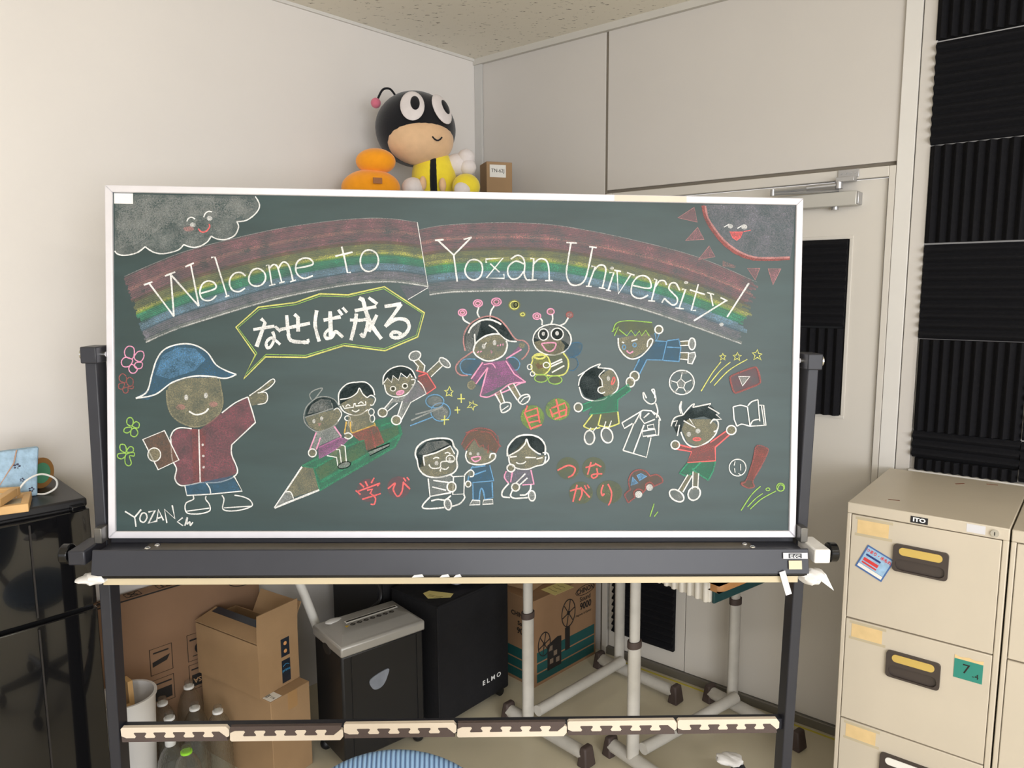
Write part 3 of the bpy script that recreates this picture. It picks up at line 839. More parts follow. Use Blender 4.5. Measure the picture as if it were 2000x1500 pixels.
7 l 3 s| 1675,1300 1690,1270 1715,1275 1720,1300
7 l 2.6 e| 1607,1300,14,10
7 l 3 | 795,1402 765,1495
7 l 3 | 822,1460 795,1495
@chalk_girl_in_pink_dress
6 P 1 ef| 408,125,48,38
6 p 3.4 e| 408,125,48,38
6 p 3 e| 408,125,26,20
6 P 1 ef| 608,110,52,42
6 p 3.4 e| 608,110,52,42
6 p 3 e| 608,110,28,24
6 P 1 ef| 240,225,44,36
6 p 3.4 e| 240,225,44,36
6 p 3 e| 240,225,22,18
6 w 4.4 s| 418,168 402,230 430,285
6 w 4.4 s| 585,155 550,210 538,290
6 w 4.4 s| 240,265 260,310 325,348
6 k 1 F| 265,640 265,480 330,350 430,290 540,268 640,300 720,400 800,520 720,540 640,450 500,470 380,550 350,640
6 e 1 f| 270,640 270,480 340,350 430,295 440,340 380,550 340,650
6 P 4 s| 270,640 252,540 265,440 330,345 430,285 540,265 640,300 720,380 780,470 830,520 900,530 950,570 960,630 920,700 880,735
6 w 5 s| 305,450 340,380 430,315 530,300 620,330 660,355
6 w 4 | 372,455 378,570
6 w 4 s| 525,360 600,410 650,470 740,530 830,540
6 s 1 F| 360,650 375,570 460,500 640,455 720,540 720,640 640,715 530,745 430,715
6 w 4.4 s| 355,650 385,560 470,490 560,460 645,458
6 w 4.4 s| 360,650 400,700 500,748 600,735 690,680 725,590 715,530
6 w 3 | 500,550 480,580
6 w 1 eF| 470,592,20,28
6 w 1 eF| 588,552,20,28
6 p 1 F| 548,628 566,650 556,672 544,655
6 p 3 | 400,660 420,645
6 p 3 | 432,655 450,642
6 p 3 | 620,590 630,575
6 p 3 | 650,590 655,565
6 p 3 | 680,585 680,560
6 P 4 s| 355,645 290,690 215,745 170,810 180,870 230,905 300,905
6 B 1 f| 215,800 260,735 440,730 430,780 340,900 250,890
6 b 3 s| 380,730 260,735 215,800 250,880 340,900
6 B 1 ef| 790,780,75,68
6 b 3 s| 725,715 800,712 860,770 840,840 790,850
6 B 1 f| 400,1000 480,900 470,1020 430,1030
6 m 1 F| 460,770 700,745 860,580 880,620 720,730 920,980 760,980 440,1130 510,830
6 m 1 F| 460,765 340,940 385,1000 520,810
6 p 4 | 460,765 335,945
6 p 4 | 515,820 385,1000
6 p 4 | 515,820 432,1130
6 p 4 s| 432,1130 520,1140 640,1080 760,1000 925,978
6 p 4 | 712,750 800,890 925,978
6 p 4 | 715,725 880,625
6 p 4 s| 590,1125 750,1060 850,1000 925,978
6 p 3 s| 470,790 560,780 600,830
6 s 1 eF| 338,1012,40,42
6 s 3.4 e| 338,1012,40,42
6 s 1 eF| 885,580,35,32
6 s 1 F| 595,1105 650,1065 695,1195 655,1215
6 w 3.6 | 595,1105 658,1220
6 w 3.6 | 650,1065 695,1195
6 s 1 F| 735,1020 790,995 865,1120 835,1175
6 w 3.6 | 735,1020 835,1175
6 w 3.6 | 795,995 868,1125
6 w 4 sc| 650,1250 660,1215 720,1198 765,1215 750,1275 675,1310
6 w 3 | 660,1290 740,1235
6 w 4 sc| 845,1180 880,1130 940,1112 970,1140 950,1190 890,1220
6 w 3 s| 870,1200 910,1150 965,1135
@chalk_bee
6 P 1 ef| 1047,265,42,35
6 p 3.4 e| 1047,265,42,35
6 p 3 e| 1047,265,20,17
6 P 1 ef| 1197,215,38,32
6 p 3.4 e| 1197,215,38,32
6 P 1 ef| 1402,250,36,32
6 R 3.4 e| 1402,250,36,32
6 w 4.4 s| 1085,285 1105,320 1102,362
6 w 4.4 s| 1215,245 1218,300 1200,350
6 w 4.4 s| 1388,280 1350,340 1300,365
6 k 1 eF| 1212,530,200,170
6 e 1 f| 1020,500 1060,420 1160,365 1260,365 1360,420 1410,520 1400,580 1340,530 1080,520
6 s 1 F| 1020,545 1120,515 1300,520 1350,580 1340,640 1260,685 1120,670 1045,620
6 w 4 e| 1212,520,208,168
6 k 1 eF| 1118,463,50,58
6 w 3.4 e| 1118,463,54,62
6 k 1 eF| 1268,458,62,60
6 w 3.4 e| 1268,458,66,64
6 w 1 eF| 1118,455,18,22
6 w 1 eF| 1266,450,20,24
6 p 4 sc| 1108,560 1245,555 1240,610 1200,645 1150,635 1115,590
6 B 1 f| 1350,640 1420,560 1500,550 1535,590 1500,680 1400,710
6 B 3 s| 1420,560 1500,548 1538,590 1500,680 1410,710
6 B 3 s| 1400,715 1470,720 1495,790 1450,850 1400,850
6 S 1 F| 1150,690 1340,660 1390,790 1340,900 1200,910
6 y 4.4 s| 1335,665 1385,740 1385,830 1340,895 1240,912 1150,905
6 w 4.4 | 1200,785 1320,730
6 w 4.4 | 1210,875 1345,800
6 w 4.4 | 1195,815 1325,755
6 O 1 F| 1000,730 1060,680 1140,690 1190,760 1180,850 1110,905 1020,890 985,800
6 y 5 e| 1075,700,60,26
6 y 4 sc| 1000,745 1010,700 1140,690 1185,750 1190,830 1120,900 1020,885 985,810
6 n 1 F| 1030,790 1060,770 1085,795 1120,775 1130,820 1060,840
6 w 3 e| 970,815,26,28
6 w 3 e| 1150,795,34,30
6 w 3 e| 1000,890,24,24
6 S 1 eF| 1092,938,68,40
6 l 3 e| 1092,938,70,42
6 S 1 eF| 1245,955,72,44
6 l 3 e| 1245,955,74,46
6 O 1 eF| 802,145,66,60
6 y 3 e| 802,145,46,42
6 k 3 e| 820,140,22,26
6 O 1 eF| 893,245,38,32
6 y 3 e| 893,245,20,16
@chalk_word_learning
5 M 1 ef| 860,1275,100,98
5 r 4.4 | 785,1215 820,1250
5 r 4.4 | 830,1200 850,1240
5 r 4.4 | 905,1170 880,1215
5 r 4.4 | 750,1275 790,1310
5 r 4.4 | 765,1285 955,1215 930,1240
5 r 4.4 | 845,1275 890,1265 870,1305
5 r 4.4 | 805,1350 960,1302
5 r 4.4 s| 880,1305 915,1340 905,1390 875,1390
5 M 1 ef| 1110,1250,96,92
5 r 4.4 s| 1020,1262 1080,1215 1065,1270 1100,1325 1135,1290 1150,1205
5 r 4.4 | 1145,1205 1205,1265
5 r 4 | 1150,1170 1170,1200
5 r 4 | 1178,1165 1198,1190
@chalk_word_freedom
6 S 1 eF| 1000,1360,130,132
6 l 1 ef| 1000,1360,128,130
6 r 4.6 | 945,1232 920,1300
6 r 4.6 | 910,1305 985,1495
6 r 4.6 | 920,1302 1050,1260 1078,1420
6 r 4.6 | 940,1365 1060,1330
6 r 4.6 | 960,1420 1070,1395
6 r 4.6 | 985,1480 1100,1440
6 S 1 eF| 1275,1275,136,122
6 l 1 ef| 1275,1275,134,120
6 r 4.6 | 1255,1165 1300,1365
6 r 4.6 | 1190,1270 1222,1360
6 r 4.6 | 1205,1262 1350,1205 1370,1260 1360,1340
6 r 4.6 | 1225,1325 1360,1275
6 r 4.6 | 1240,1380 1365,1335
@chalk_word_connection
7 S 1 eF| 180,1150,82,80
7 r 4.6 s| 105,1165 180,1130 230,1150 215,1195 180,1215
7 S 1 eF| 365,1150,84,80
7 r 4.4 | 305,1145 375,1125
7 r 4.4 | 345,1105 320,1195
7 r 4.4 | 372,1115 418,1140
7 r 4.4 s| 385,1150 390,1200 360,1220 348,1200 380,1190 425,1190
7 S 1 eF| 272,1325,86,80
7 r 4.4 s| 195,1312 265,1295 280,1330 260,1380
7 r 4.4 | 245,1268 215,1390
7 r 4.4 | 270,1285 335,1358
7 r 4 | 298,1272 312,1300
7 r 4 | 318,1268 332,1292
7 S 1 eF| 475,1320,92,84
7 r 4.4 s| 432,1268 418,1310 425,1345 440,1330
7 r 4.4 s| 465,1262 490,1320 485,1380 468,1415
@chalk_seated_old_man
8 s 1 F| 195,385 410,295 450,360 470,450 430,510 300,550 220,530 165,490
8 k 1 F| 135,390 150,320 230,255 330,235 420,250 440,290 195,380 205,460 160,470
8 e 1 f| 150,360 230,265 360,250 410,280 200,370
8 w 4.6 s| 145,405 130,360 150,300 220,250 330,232 420,245 445,300 475,340 465,400 470,470 430,520 330,550 240,545 190,520
8 w 4 s| 145,405 160,480 200,530
8 w 4 | 192,380 300,350 415,295 450,360
8 w 4 | 195,385 205,455
8 w 3.6 s| 240,445 265,475 330,470 345,425 440,418
8 w 3 e| 415,400,34,30
8 w 1 eF| 303,435,16,18
8 w 1 eF| 410,400,10,12
8 w 3.4 s| 275,400 300,388 325,395
8 w 3.4 s| 370,355 395,348 415,360
8 w 3.4 s| 345,470 332,495 340,500
8 w 3.4 s| 350,480 380,485 402,465
8 e 1 f| 235,560 420,530 440,680 260,705
8 w 4.6 | 235,560 250,705 420,675
8 w 4 | 275,575 400,592
8 w 4 | 268,628 380,655
8 w 4 | 410,525 440,548 435,690 525,685 530,540 440,545
8 s 1 eF| 425,628,34,38
8 w 4 e| 425,628,36,40
8 w 4.4 s| 250,710 195,770 195,800 260,805 365,795
8 w 4.4 s| 260,742 310,730 370,735 395,720 420,698
8 w 4.4 s| 525,690 530,720 490,765 430,785
8 e 1 eF| 395,770,28,45,-0.2
8 w 4 e| 395,770,28,45,-0.2
@chalk_standing_boy
8 s 1 F| 545,370 560,320 610,245 680,300 780,370 770,400 730,430 640,448 570,430
8 n 1 F| 505,290 540,200 620,160 700,152 770,185 810,270 800,330 780,360 745,330 720,350 700,300 680,310 640,280 610,240 560,320 535,330
8 R 3 s| 505,285 560,190 640,165
8 R 3 s| 540,190 640,150 740,165 790,210
8 R 3 s| 535,330 560,290 610,240 640,285 655,305
8 R 3 | 655,305 680,285 700,330 725,285 720,355
8 R 3 s| 660,180 740,190 800,270 828,300
8 R 3 | 800,210 812,300 785,350
8 w 4 s| 548,335 540,380 565,430 640,448 720,435 775,400 780,362 745,360 735,395
8 w 1 eF| 578,357,12,14
8 w 1 eF| 640,360,12,14
8 p 4 sc| 590,390 655,382 655,405 620,422 598,410
8 B 1 F| 590,460 735,450 768,580 595,595 555,590
8 B 1 F| 598,600 755,590 760,715 695,730 665,640 650,735 600,735
8 b 4 s| 600,458 575,500 555,590
8 b 4 | 735,450 768,578 595,593
8 b 4 | 600,470 700,455
8 b 4 | 605,530 705,495
8 b 4 | 598,600 600,735 650,735
8 b 4 s| 650,730 658,660 670,640 685,670 695,730
8 b 4 | 755,590 760,715 695,730
8 s 1 eF| 578,520,26,26
8 w 3.6 s| 530,535 545,515 580,490 605,510 600,540 575,545
8 s 1 eF| 560,605,20,22
8 w 3.4 e| 560,605,22,24
8 e 1 F| 570,770 595,735 655,740 655,770
8 w 3.4 c| 570,775 595,735 655,740 655,772
8 e 1 F| 678,770 685,735 760,730 762,765
8 w 3.4 c| 678,770 685,735 760,730 762,765
@chalk_kneeling_woman
8 s 1 F| 890,375 1030,245 1100,340 1130,380 1180,370 1170,430 1100,470 1000,485 910,450
8 k 1 F| 880,370 890,310 950,230 1060,210 1140,235 1185,300 1180,365 1110,345 1060,300 1035,245 960,330
8 w 4.6 s| 880,380 885,300 960,220 1060,205 1140,230 1185,290 1185,370
8 w 4 s| 890,375 970,330 1020,280 1035,240 1060,300 1120,350 1150,362
8 w 4 s| 890,380 900,440 960,478 1040,485 1110,460 1175,440 1190,380
8 w 4 s| 1165,350 1205,355 1215,400 1185,435
8 w 4 | 900,385 955,380
8 w 4 | 1025,388 1110,390
8 w 3.4 s| 950,428 975,440 1010,435 1030,420
8 w 3.4 | 1115,400 1165,390
8 v 1 F| 870,500 940,490 1070,490 1095,605 930,610 860,570
8 p 4 s| 870,500 855,550 890,600
8 p 4 | 920,500 905,590
8 p 4 | 1070,490 1095,605 1000,612
8 w 4 | 1025,520 945,600
8 w 4 | 1042,555 970,620
8 s 1 eF| 908,475,30,28
8 w 4 e| 908,475,32,30
8 s 1 eF| 945,630,30,30
8 w 4 e| 945,630,32,32
8 w 4.4 s| 890,600 840,660 840,705 900,715
8 w 4.4 s| 920,655 905,700 940,720 1045,715
8 w 4.4 s| 1070,610 1065,650 1030,690 980,695
8 e 1 eF| 1078,700,28,42,-0.1
8 w 4 e| 1078,700,28,42,-0.1
@chalk_flying_boy
7 s 1 F| 545,220 760,180 785,240 740,310 640,365 570,345 540,290
7 S 1 F| 500,180 530,110 600,95 780,110 800,190 760,200 740,180 700,195 660,165 640,185 600,170 580,195 545,200
7 l 3 s| 500,175 525,115 600,97 700,102 780,110
7 l 3 | 492,175 540,140 510,205
7 l 3 | 545,160 600,205 630,165 660,205 690,170 705,205 735,165 760,205
7 w 4 s| 538,220 545,290 590,350 640,370 700,350 760,290 785,240 770,225 750,245 745,285
7 w 3.6 | 565,248 580,255
7 w 4 | 632,243 675,228
7 b 3 e| 580,285,12,16
7 b 3 e| 655,270,12,14
7 p 4 s| 598,310 620,328 645,315
7 B 1 F| 690,370 780,280 810,245 890,245 860,375 740,375 690,480 655,455
7 B 1 F| 885,240 970,228 985,290 970,385 860,378
7 b 3.6 | 800,240 885,245 855,378 742,375 690,478
7 b 3.6 | 650,450 690,370
7 b 3.6 | 885,240 970,228 985,290 972,388 860,380
7 b 3.6 | 885,285 985,290
7 b 3.6 | 800,185 810,240 832,190
7 s 1 eF| 828,160,28,28
7 w 4 e| 828,160,28,28
7 s 1 F| 985,245 1045,240 1045,275 985,275
7 w 3 | 980,245 1045,240
7 w 3 | 980,275 1045,272
7 s 1 F| 985,325 1040,325 1040,375 985,370
7 w 3 | 980,325 1045,325
7 w 3 | 980,370 1040,376
7 e 1 eF| 1065,262,24,42
7 w 4 e| 1065,262,24,42
7 e 1 F| 1040,330 1085,322 1090,350 1065,400 1035,400
7 w 4 c| 1040,330 1085,322 1090,350 1065,405 1035,400
7 s 1 eF| 655,492,32,34
7 w 4 e| 655,492,32,34
7 s 1 eF| 625,535,30,34
7 w 4 e| 625,535,30,34
@chalk_boy_in_green_shirt
7 s 1 F| 405,490 480,440 535,500 540,570 480,630 440,640 400,590
7 k 1 F| 260,560 280,470 340,430 420,430 440,470 410,490 420,560 400,600 460,650 380,670 300,640
7 w 3.4 s| 250,490 300,460 345,430 410,405 395,430 440,435
7 w 3.4 s| 255,560 265,510 300,460
7 w 3.4 s| 260,570 285,640 350,668 430,660 460,640
7 w 4 s| 440,435 500,450 538,520 530,590 480,635
7 w 3 s| 440,450 402,490 420,520 425,560
7 w 3.4 s| 430,565 400,575 395,600 420,615 445,605
7 w 1 eF| 468,508,12,18
7 r 3.4 sc| 505,500 515,520 500,548 490,545
7 G 1 F| 275,700 340,675 520,610 615,550 625,590 535,660 535,745 330,765 350,715 285,745
7 g 4 | 275,698 345,672
7 g 4 | 285,745 350,712 330,765 535,745 535,660 625,592 610,550 520,612
7 s 1 eF| 253,715,28,30
7 w 4 e| 253,715,29,31
7 S 1 F| 350,765 530,745 545,830 440,855 400,840 380,870 295,850
7 y 4 | 355,765 290,850
7 y 4 s| 290,850 340,870 410,860
7 y 4 | 415,765 395,845
7 y 4 s| 400,845 470,855 545,830
7 y 4 | 535,745 545,832
7 w 3 | 345,860 325,885
7 w 3 | 385,855 360,885
7 w 3 | 450,815 435,865
7 w 3 | 490,810 470,865
7 e 1 ef| 333,930,35,48
7 w 4.4 e| 333,930,36,50
7 e 1 ef| 458,915,40,52,-0.3
7 w 4.4 e| 458,915,40,55,-0.3
@chalk_football
7 w 3.6 e| 992,537,89,87
7 e 1 F| 985,515 1015,540 1003,575 970,572 960,538
7 w 3 c| 985,510 1017,540 1005,577 968,573 957,538
7 w 3 | 985,510 995,465
7 w 3 | 1017,540 1060,520
7 w 3 | 1005,577 1025,610
7 w 3 | 968,573 945,605
7 w 3 | 957,538 915,525
7 e 1 F| 965,460 1020,452 1035,475 995,480
7 e 1 F| 1060,490 1080,540 1065,560
7 e 1 F| 905,550 915,510 925,545
7 e 1 F| 930,590 965,600 940,612
7 e 1 F| 1010,600 1050,590 1035,612
@chalk_play_button
7 M 1 f| 1335,510 1365,480 1500,430 1535,445 1552,520 1535,550 1400,605 1365,600
7 R 5 sc| 1338,515 1350,490 1420,460 1500,432 1530,440 1552,520 1540,548 1470,578 1390,608 1362,600
7 e 1 F| 1398,495 1478,495 1425,562
7 w 3 c| 1398,495 1478,495 1425,562
@chalk_coat_and_stethoscope
7 w 4 | 565,825 715,735
7 w 4 | 565,825 582,865 640,830
7 w 4 | 650,830 572,1022
7 w 4 | 655,830 700,745
7 w 4 | 572,1022 740,1072 772,930
7 w 4 | 645,1045 722,840
7 w 4 | 700,740 695,790 725,830 800,800
7 w 4 | 715,735 775,740 800,770
7 w 4 | 720,790 760,755
7 w 4 | 745,925 825,912 830,800 842,800
7 w 4 s| 770,740 820,770 840,810
7 w 4 c| 710,885 800,870 808,910 715,922
7 w 3.4 c| 745,845 790,835 795,865 750,868
7 w 4 s| 715,620 725,660 765,690 800,680 805,640 775,590
7 w 4 s| 715,620 720,610 740,650
7 w 4 s| 775,590 795,590 800,650
7 w 4.4 s| 805,685 820,740 810,790
@chalk_boy_with_book
7 s 1 F| 990,870 1020,800 1200,800 1250,850 1230,900 1180,960 1100,995 1030,960
7 k 1 F| 925,840 960,790 1000,770 1070,710 1190,690 1220,720 1265,790 1210,805 1150,780 1050,800 1095,860 1040,800 1000,830 985,900 955,900
7 w 3.6 s| 985,760 975,715 990,672 985,720 1000,770
7 w 3.6 s| 915,850 940,790 1000,770
7 w 3.6 | 920,820 960,810 945,850 975,840 960,920
7 w 3.6 s| 1000,770 1050,710 1080,690 1070,715
7 w 3.6 | 1070,715 1200,688 1180,712 1262,760 1235,765 1275,800 1215,805
7 w 3.6 | 1005,810 1090,860 1045,795
7 w 4 s| 985,890 1010,950 1050,990 1110,995 1180,960 1230,910 1250,860
7 w 4 s| 1195,830 1220,800 1250,820 1248,870 1220,890
7 w 1 eF| 1042,907,16,18
7 w 1 eF| 1107,884,18,17
7 r 1 eF| 1100,942,28,11
7 r 3 e| 1100,942,28,11
7 R 1 F| 960,980 1060,1010 1200,965 1310,880 1335,905 1230,1000 1232,1095 1030,1110 1065,1030 950,1010
7 r 4 | 960,978 1060,1005
7 r 4 | 950,1012 1062,1032 1030,1110 1232,1097 1230,1000 1335,908
7 r 4 | 1195,965 1315,880
7 s 1 eF| 945,983,30,30
7 w 4 e| 945,983,30,30
7 s 1 eF| 1345,877,34,32
7 w 4 e| 1345,877,34,32
7 G 1 F| 1030,1112 1230,1100 1215,1180 1180,1230 1110,1190 1040,1195 975,1185
7 g 4.4 | 1035,1112 975,1185
7 g 4.4 s| 975,1185 1030,1205 1060,1185
7 g 4.4 s| 1130,1105 1085,1150 1075,1165 1180,1235
7 g 4.4 | 1232,1100 1215,1170 1182,1235
7 s 1 F| 1035,1195 1065,1200 1000,1320 970,1300
7 w 3.4 | 1035,1195 968,1305
7 w 3.4 | 1068,1200 1000,1320
7 s 1 F| 1070,1170 1110,1185 1105,1300 1070,1300
7 w 3.4 | 1072,1172 1068,1300
7 w 3.4 | 1112,1185 1105,1300
7 e 1 ef| 955,1345,55,34,0.6
7 w 4.4 e| 955,1345,58,36,0.6
7 e 1 ef| 1080,1330,42,48,0.5
7 w 4.4 e| 1080,1330,42,50,0.5
@chalk_open_book
7 w 3.6 | 1385,850 1365,800 1358,712
7 w 3.6 s| 1358,712 1410,700 1460,712
7 w 3.6 | 1460,712 1478,850
7 w 3.6 s| 1385,850 1420,835 1478,850
7 w 3.6 s| 1462,705 1490,675 1535,660
7 w 3.6 | 1535,660 1548,815
7 w 3.6 s| 1478,850 1500,810 1548,800
7 w 3.6 | 1545,700 1575,700 1592,842 1478,850
7 w 3 | 1560,705 1580,840
@chalk_ball_and_bat
7 w 3 e| 1390,1145,60,60
7 w 2.4 | 1372,1100 1365,1130
7 w 2.4 | 1368,1150 1372,1180
7 w 2.4 | 1410,1120 1412,1165
7 w 2.4 | 1395,1185 1415,1200
7 n 1 F| 1530,990 1600,1010 1600,1040 1500,1240 1505,1280 1470,1290 1420,1270 1415,1245 1455,1235 1520,1020
7 R 1 F| 1530,990 1600,1010 1600,1040 1500,1240 1455,1235 1520,1020
7 R 4 sc| 1525,992 1595,1005 1605,1035 1555,1140 1500,1235 1508,1280 1465,1290 1415,1260 1450,1238 1500,1100
@chalk_car
7 n 1 f| 590,1340 620,1260 640,1190 690,1160 740,1170 770,1200 830,1195 858,1240 780,1280 700,1320 610,1395
7 R 4 s| 610,1395 585,1345 600,1320 625,1305
7 R 4 s| 625,1305 612,1240 640,1180 690,1160 735,1172 765,1205
7 R 4 s| 765,1205 810,1195 845,1215 858,1245
7 R 4 | 858,1248 795,1278
7 R 4 | 610,1395 658,1358
7 R 4 s| 658,1358 650,1320 680,1298 710,1310 712,1330
7 R 4 | 712,1325 735,1300
7 R 4 s| 735,1300 735,1265 765,1250 790,1270 785,1290
7 b 1 F| 632,1270 640,1212 675,1255
7 b 3.4 c| 630,1272 640,1212 678,1255
7 b 1 F| 672,1200 700,1188 740,1205 690,1235
7 b 3.4 c| 672,1200 700,1188 740,1207 690,1237
7 w 1 eF| 684,1337,26,25
7 w 1 eF| 762,1287,24,24
''')
# ---- stand
def leg(x):
    q = MB(); q.box2((x - 0.0145, -0.030, 0.06), (x + 0.0145, 0.022, 1.500)); return q.build('leg', M_BLK, board, bevel=0.003)
LX = 0.932
for sgn in (-1, 1):
    L = leg(sgn * LX)
    q = MB(); q.box2((sgn * LX - 0.020, -0.040, 1.478), (sgn * LX + 0.020, 0.030, 1.520)); piv = q.build('pivot_bracket', M_BLK, board, bevel=0.003)
    q = MB(); q.cyl((sgn * (LX + 0.020), -0.004, 1.499), (sgn * (LX + 0.034), -0.004, 1.499), 0.014, 12); q.build('pivot_bolt', M_CHROME, piv)
    q = MB(); q.cyl((sgn * (LX - 0.020), -0.004, 1.499), (sgn * 0.905, -0.004, 1.499), 0.007, 10); q.build('pivot_pin', M_CHROME, piv)
    q = MB(); q.box2((sgn * LX - 0.018, -0.40, 0.065), (sgn * LX + 0.018, 0.17 if sgn < 0 else 0.35, 0.105)); foot = q.build('foot', M_BLK, board, bevel=0.004)
    for yy in (-0.37, 0.14 if sgn < 0 else 0.32):
        w = MB(); w.cyl((sgn * LX - 0.014, yy, 0.032), (sgn * LX + 0.014, yy, 0.032), 0.032, 18); w.build('caster', M_BLKG, foot)
    # clamp with hand knob beside the tray
    q = MB(); q.box2((sgn * (LX - 0.012), -0.135, 0.985), (sgn * (LX + 0.030), -0.030, 1.022)); cl_ = q.build('clamp', M_BLK if sgn < 0 else M_WHT, board, bevel=0.004)
    q = MB(); q.cyl((sgn * (LX + 0.030), -0.100, 1.003), (sgn * (LX + 0.038), -0.100, 1.003), 0.011, 12); q.cyl((sgn * (LX + 0.038), -0.100, 1.003), (sgn * (LX + 0.060), -0.100, 1.003), 0.026, 24); q.build('knob', M_BLKG, cl_, bevel=0.003)
    q = MB(); q.box2((sgn * 0.917 - 0.010, -0.075, 1.020), (sgn * 0.917 + 0.010, -0.040, 1.060)); q.build('latch', mat('latch_steel', (120, 118, 114), 0.35, metal=0.8), board, bevel=0.002)
q = MB(); q.prism([(0.86, 0.44), (0.86, 0.435), (LX, 0.435), (LX, 0.44)], 'y', -0.01, 0.01) if False else q.box2((-LX, -0.013, 0.446), (LX, 0.013, 0.478)); q.build('crossbar', M_BLK, board, bevel=0.002)
# tray
q = MB(); q.prism([(-0.026, 1.030), (-0.034, 1.030), (-0.036, 1.009), (-0.118, 1.009), (-0.122, 1.022), (-0.128, 1.022), (-0.142, 0.960), (-0.026, 0.960)], 'x', -0.905, 0.905)
tray = q.build('chalk_tray', M_BLK, board, bevel=0.0015)
q = MB(); q.cyl((-0.905, -0.136, 0.9565), (0.905, -0.136, 0.9565), 0.0045, 8); q.build('tray_edging', M_BLKG, tray)
q = MB(); q.box2((-0.88, -0.134, 0.934), (0.880, -0.045, 0.9525)); q.build('tray_underboard', M_BEIGE, tray, bevel=0.001)
q = MB(); q.box2((-0.80, -0.112, 1.0092), (0.78, -0.045, 1.0102)); q.build('tray_lining', mat('tray_lining', (96, 90, 80), 0.4, var=0.1), tray)
for x, y in ((-0.775, -0.062), (-0.79, -0.085), (0.762, -0.062), (0.775, -0.085)):
    q = MB(); q.ball((x, y, 1.011), (0.008, 0.008, 0.005), 12, 8); q.build('screw', M_CHROME, tray)
for x0, x1 in ((-0.115, -0.085), (-0.045, -0.02), (-0.01, 0.01)):
    q = MB(); q.prism([(x0, 0.9545), (x1, 0.956), (x1 - 0.004, 0.963), (x0 + 0.006, 0.9605)], 'y', -0.1425, -0.1405); q.build('torn_paper', M_WHT, tray)
def crumple(name, c, r, seed, parent, m=None):
    rnd = random.Random(seed); ph = [rnd.uniform(0, 6.28) for _ in range(6)]
    def fn(p):
        k = 1 + 0.22 * math.sin(9 * p.x / r[0] * .4 + ph[0]) * math.sin(7 * p.z / r[2] * .5 + ph[1]) + 0.12 * math.sin(13 * p.x / r[0] * .6 + 9 * p.y / r[1] * .5 + ph[2])
        return (p.x * k, p.y * k, p.z * k)
    q = MB(); q.ball(c, r, 20, 14, fn=fn); return q.build(name, m or M_WHT, parent)
crumple('tape_wrap', (-0.905, -0.125, 0.950), (0.036, 0.030, 0.013), 1, board)
crumple('tape_wrap', (0.918, -0.128, 0.948), (0.034, 0.030, 0.018), 2, board)
q = MB(); q.add([(0.935, -0.135, 0.965), (0.955, -0.13, 0.955), (0.985, -0.12, 0.905), (0.945, -0.132, 0.935)], [(0, 1, 2, 3)]); q.add([(0.935, -0.134, 0.965), (0.955, -0.129, 0.955), (0.985, -0.119, 0.905), (0.945, -0.131, 0.935)], [(3, 2, 1, 0)]); q.build('tape_tail', M_WHT, board)
def front_on_tray(x, z, rot=0.0):      # frame lying on the slanted tray front
    nrm = Vector((0, -1, 0.226)).normalized(); upv = Vector((0, 0.226, 1)).normalized()
    M = face_M((x, -0.1365 - (1.0 - z) * 0.226 + 0.0, z), Vector((1, 0, 0)), upv)
    return M @ Matrix.Rotation(rot, 4, 'Z')
q = MB(); q.box2((-0.032, -0.0075, 0.001), (0.032, 0.0075, 0.0022)); nm = q.build('name_tape', mat('silver_tape', (205, 205, 210), 0.4, var=0.05), board, M=front_on_tray(0.868, 1.0065))
q = MB(); q.box2((-0.018, -0.0060, 0.0022), (0.016, 0.0060, 0.0030)); q.build('name_plate', mat('plate_black', (28, 28, 34), 0.4, var=0), nm)
text_mesh('コクヨ', 0.0105, 'lettering', mat('letter_white', (236, 236, 236), 0.5, var=0), nm, Matrix.Translation((-0.001, 0, 0.0033)) @ Matrix.Rotation(math.pi, 4, 'Z'), sx=0.9, bold=0.0003)
q = MB(); q.box2((-0.017, -0.011, 0.001), (0.017, 0.011, 0.0025)); q.build('beige_tape', mat('beige_tape', (208, 196, 170), 0.6), board, M=front_on_tray(0.867, 0.984))
q = MB(); q.box2((-0.008, -0.033, 0.0), (0.008, 0.033, 0.0012)); q.build('tape_strip', mat('silver_tape', (205, 205, 210), 0.4), board, M=Matrix.Translation((0.842, -0.1465, 0.938)) @ Matrix.Rotation(math.radians(90), 4, 'X') @ Matrix.Rotation(math.radians(19), 4, 'Z'))
crumple('tape_wrap', (LX - 0.030, 0.330, 0.118), (0.050, 0.035, 0.012), 5, board)
crumple('tape_wrap', (-LX - 0.005, 0.130, 0.135), (0.012, 0.03, 0.035), 8, board)

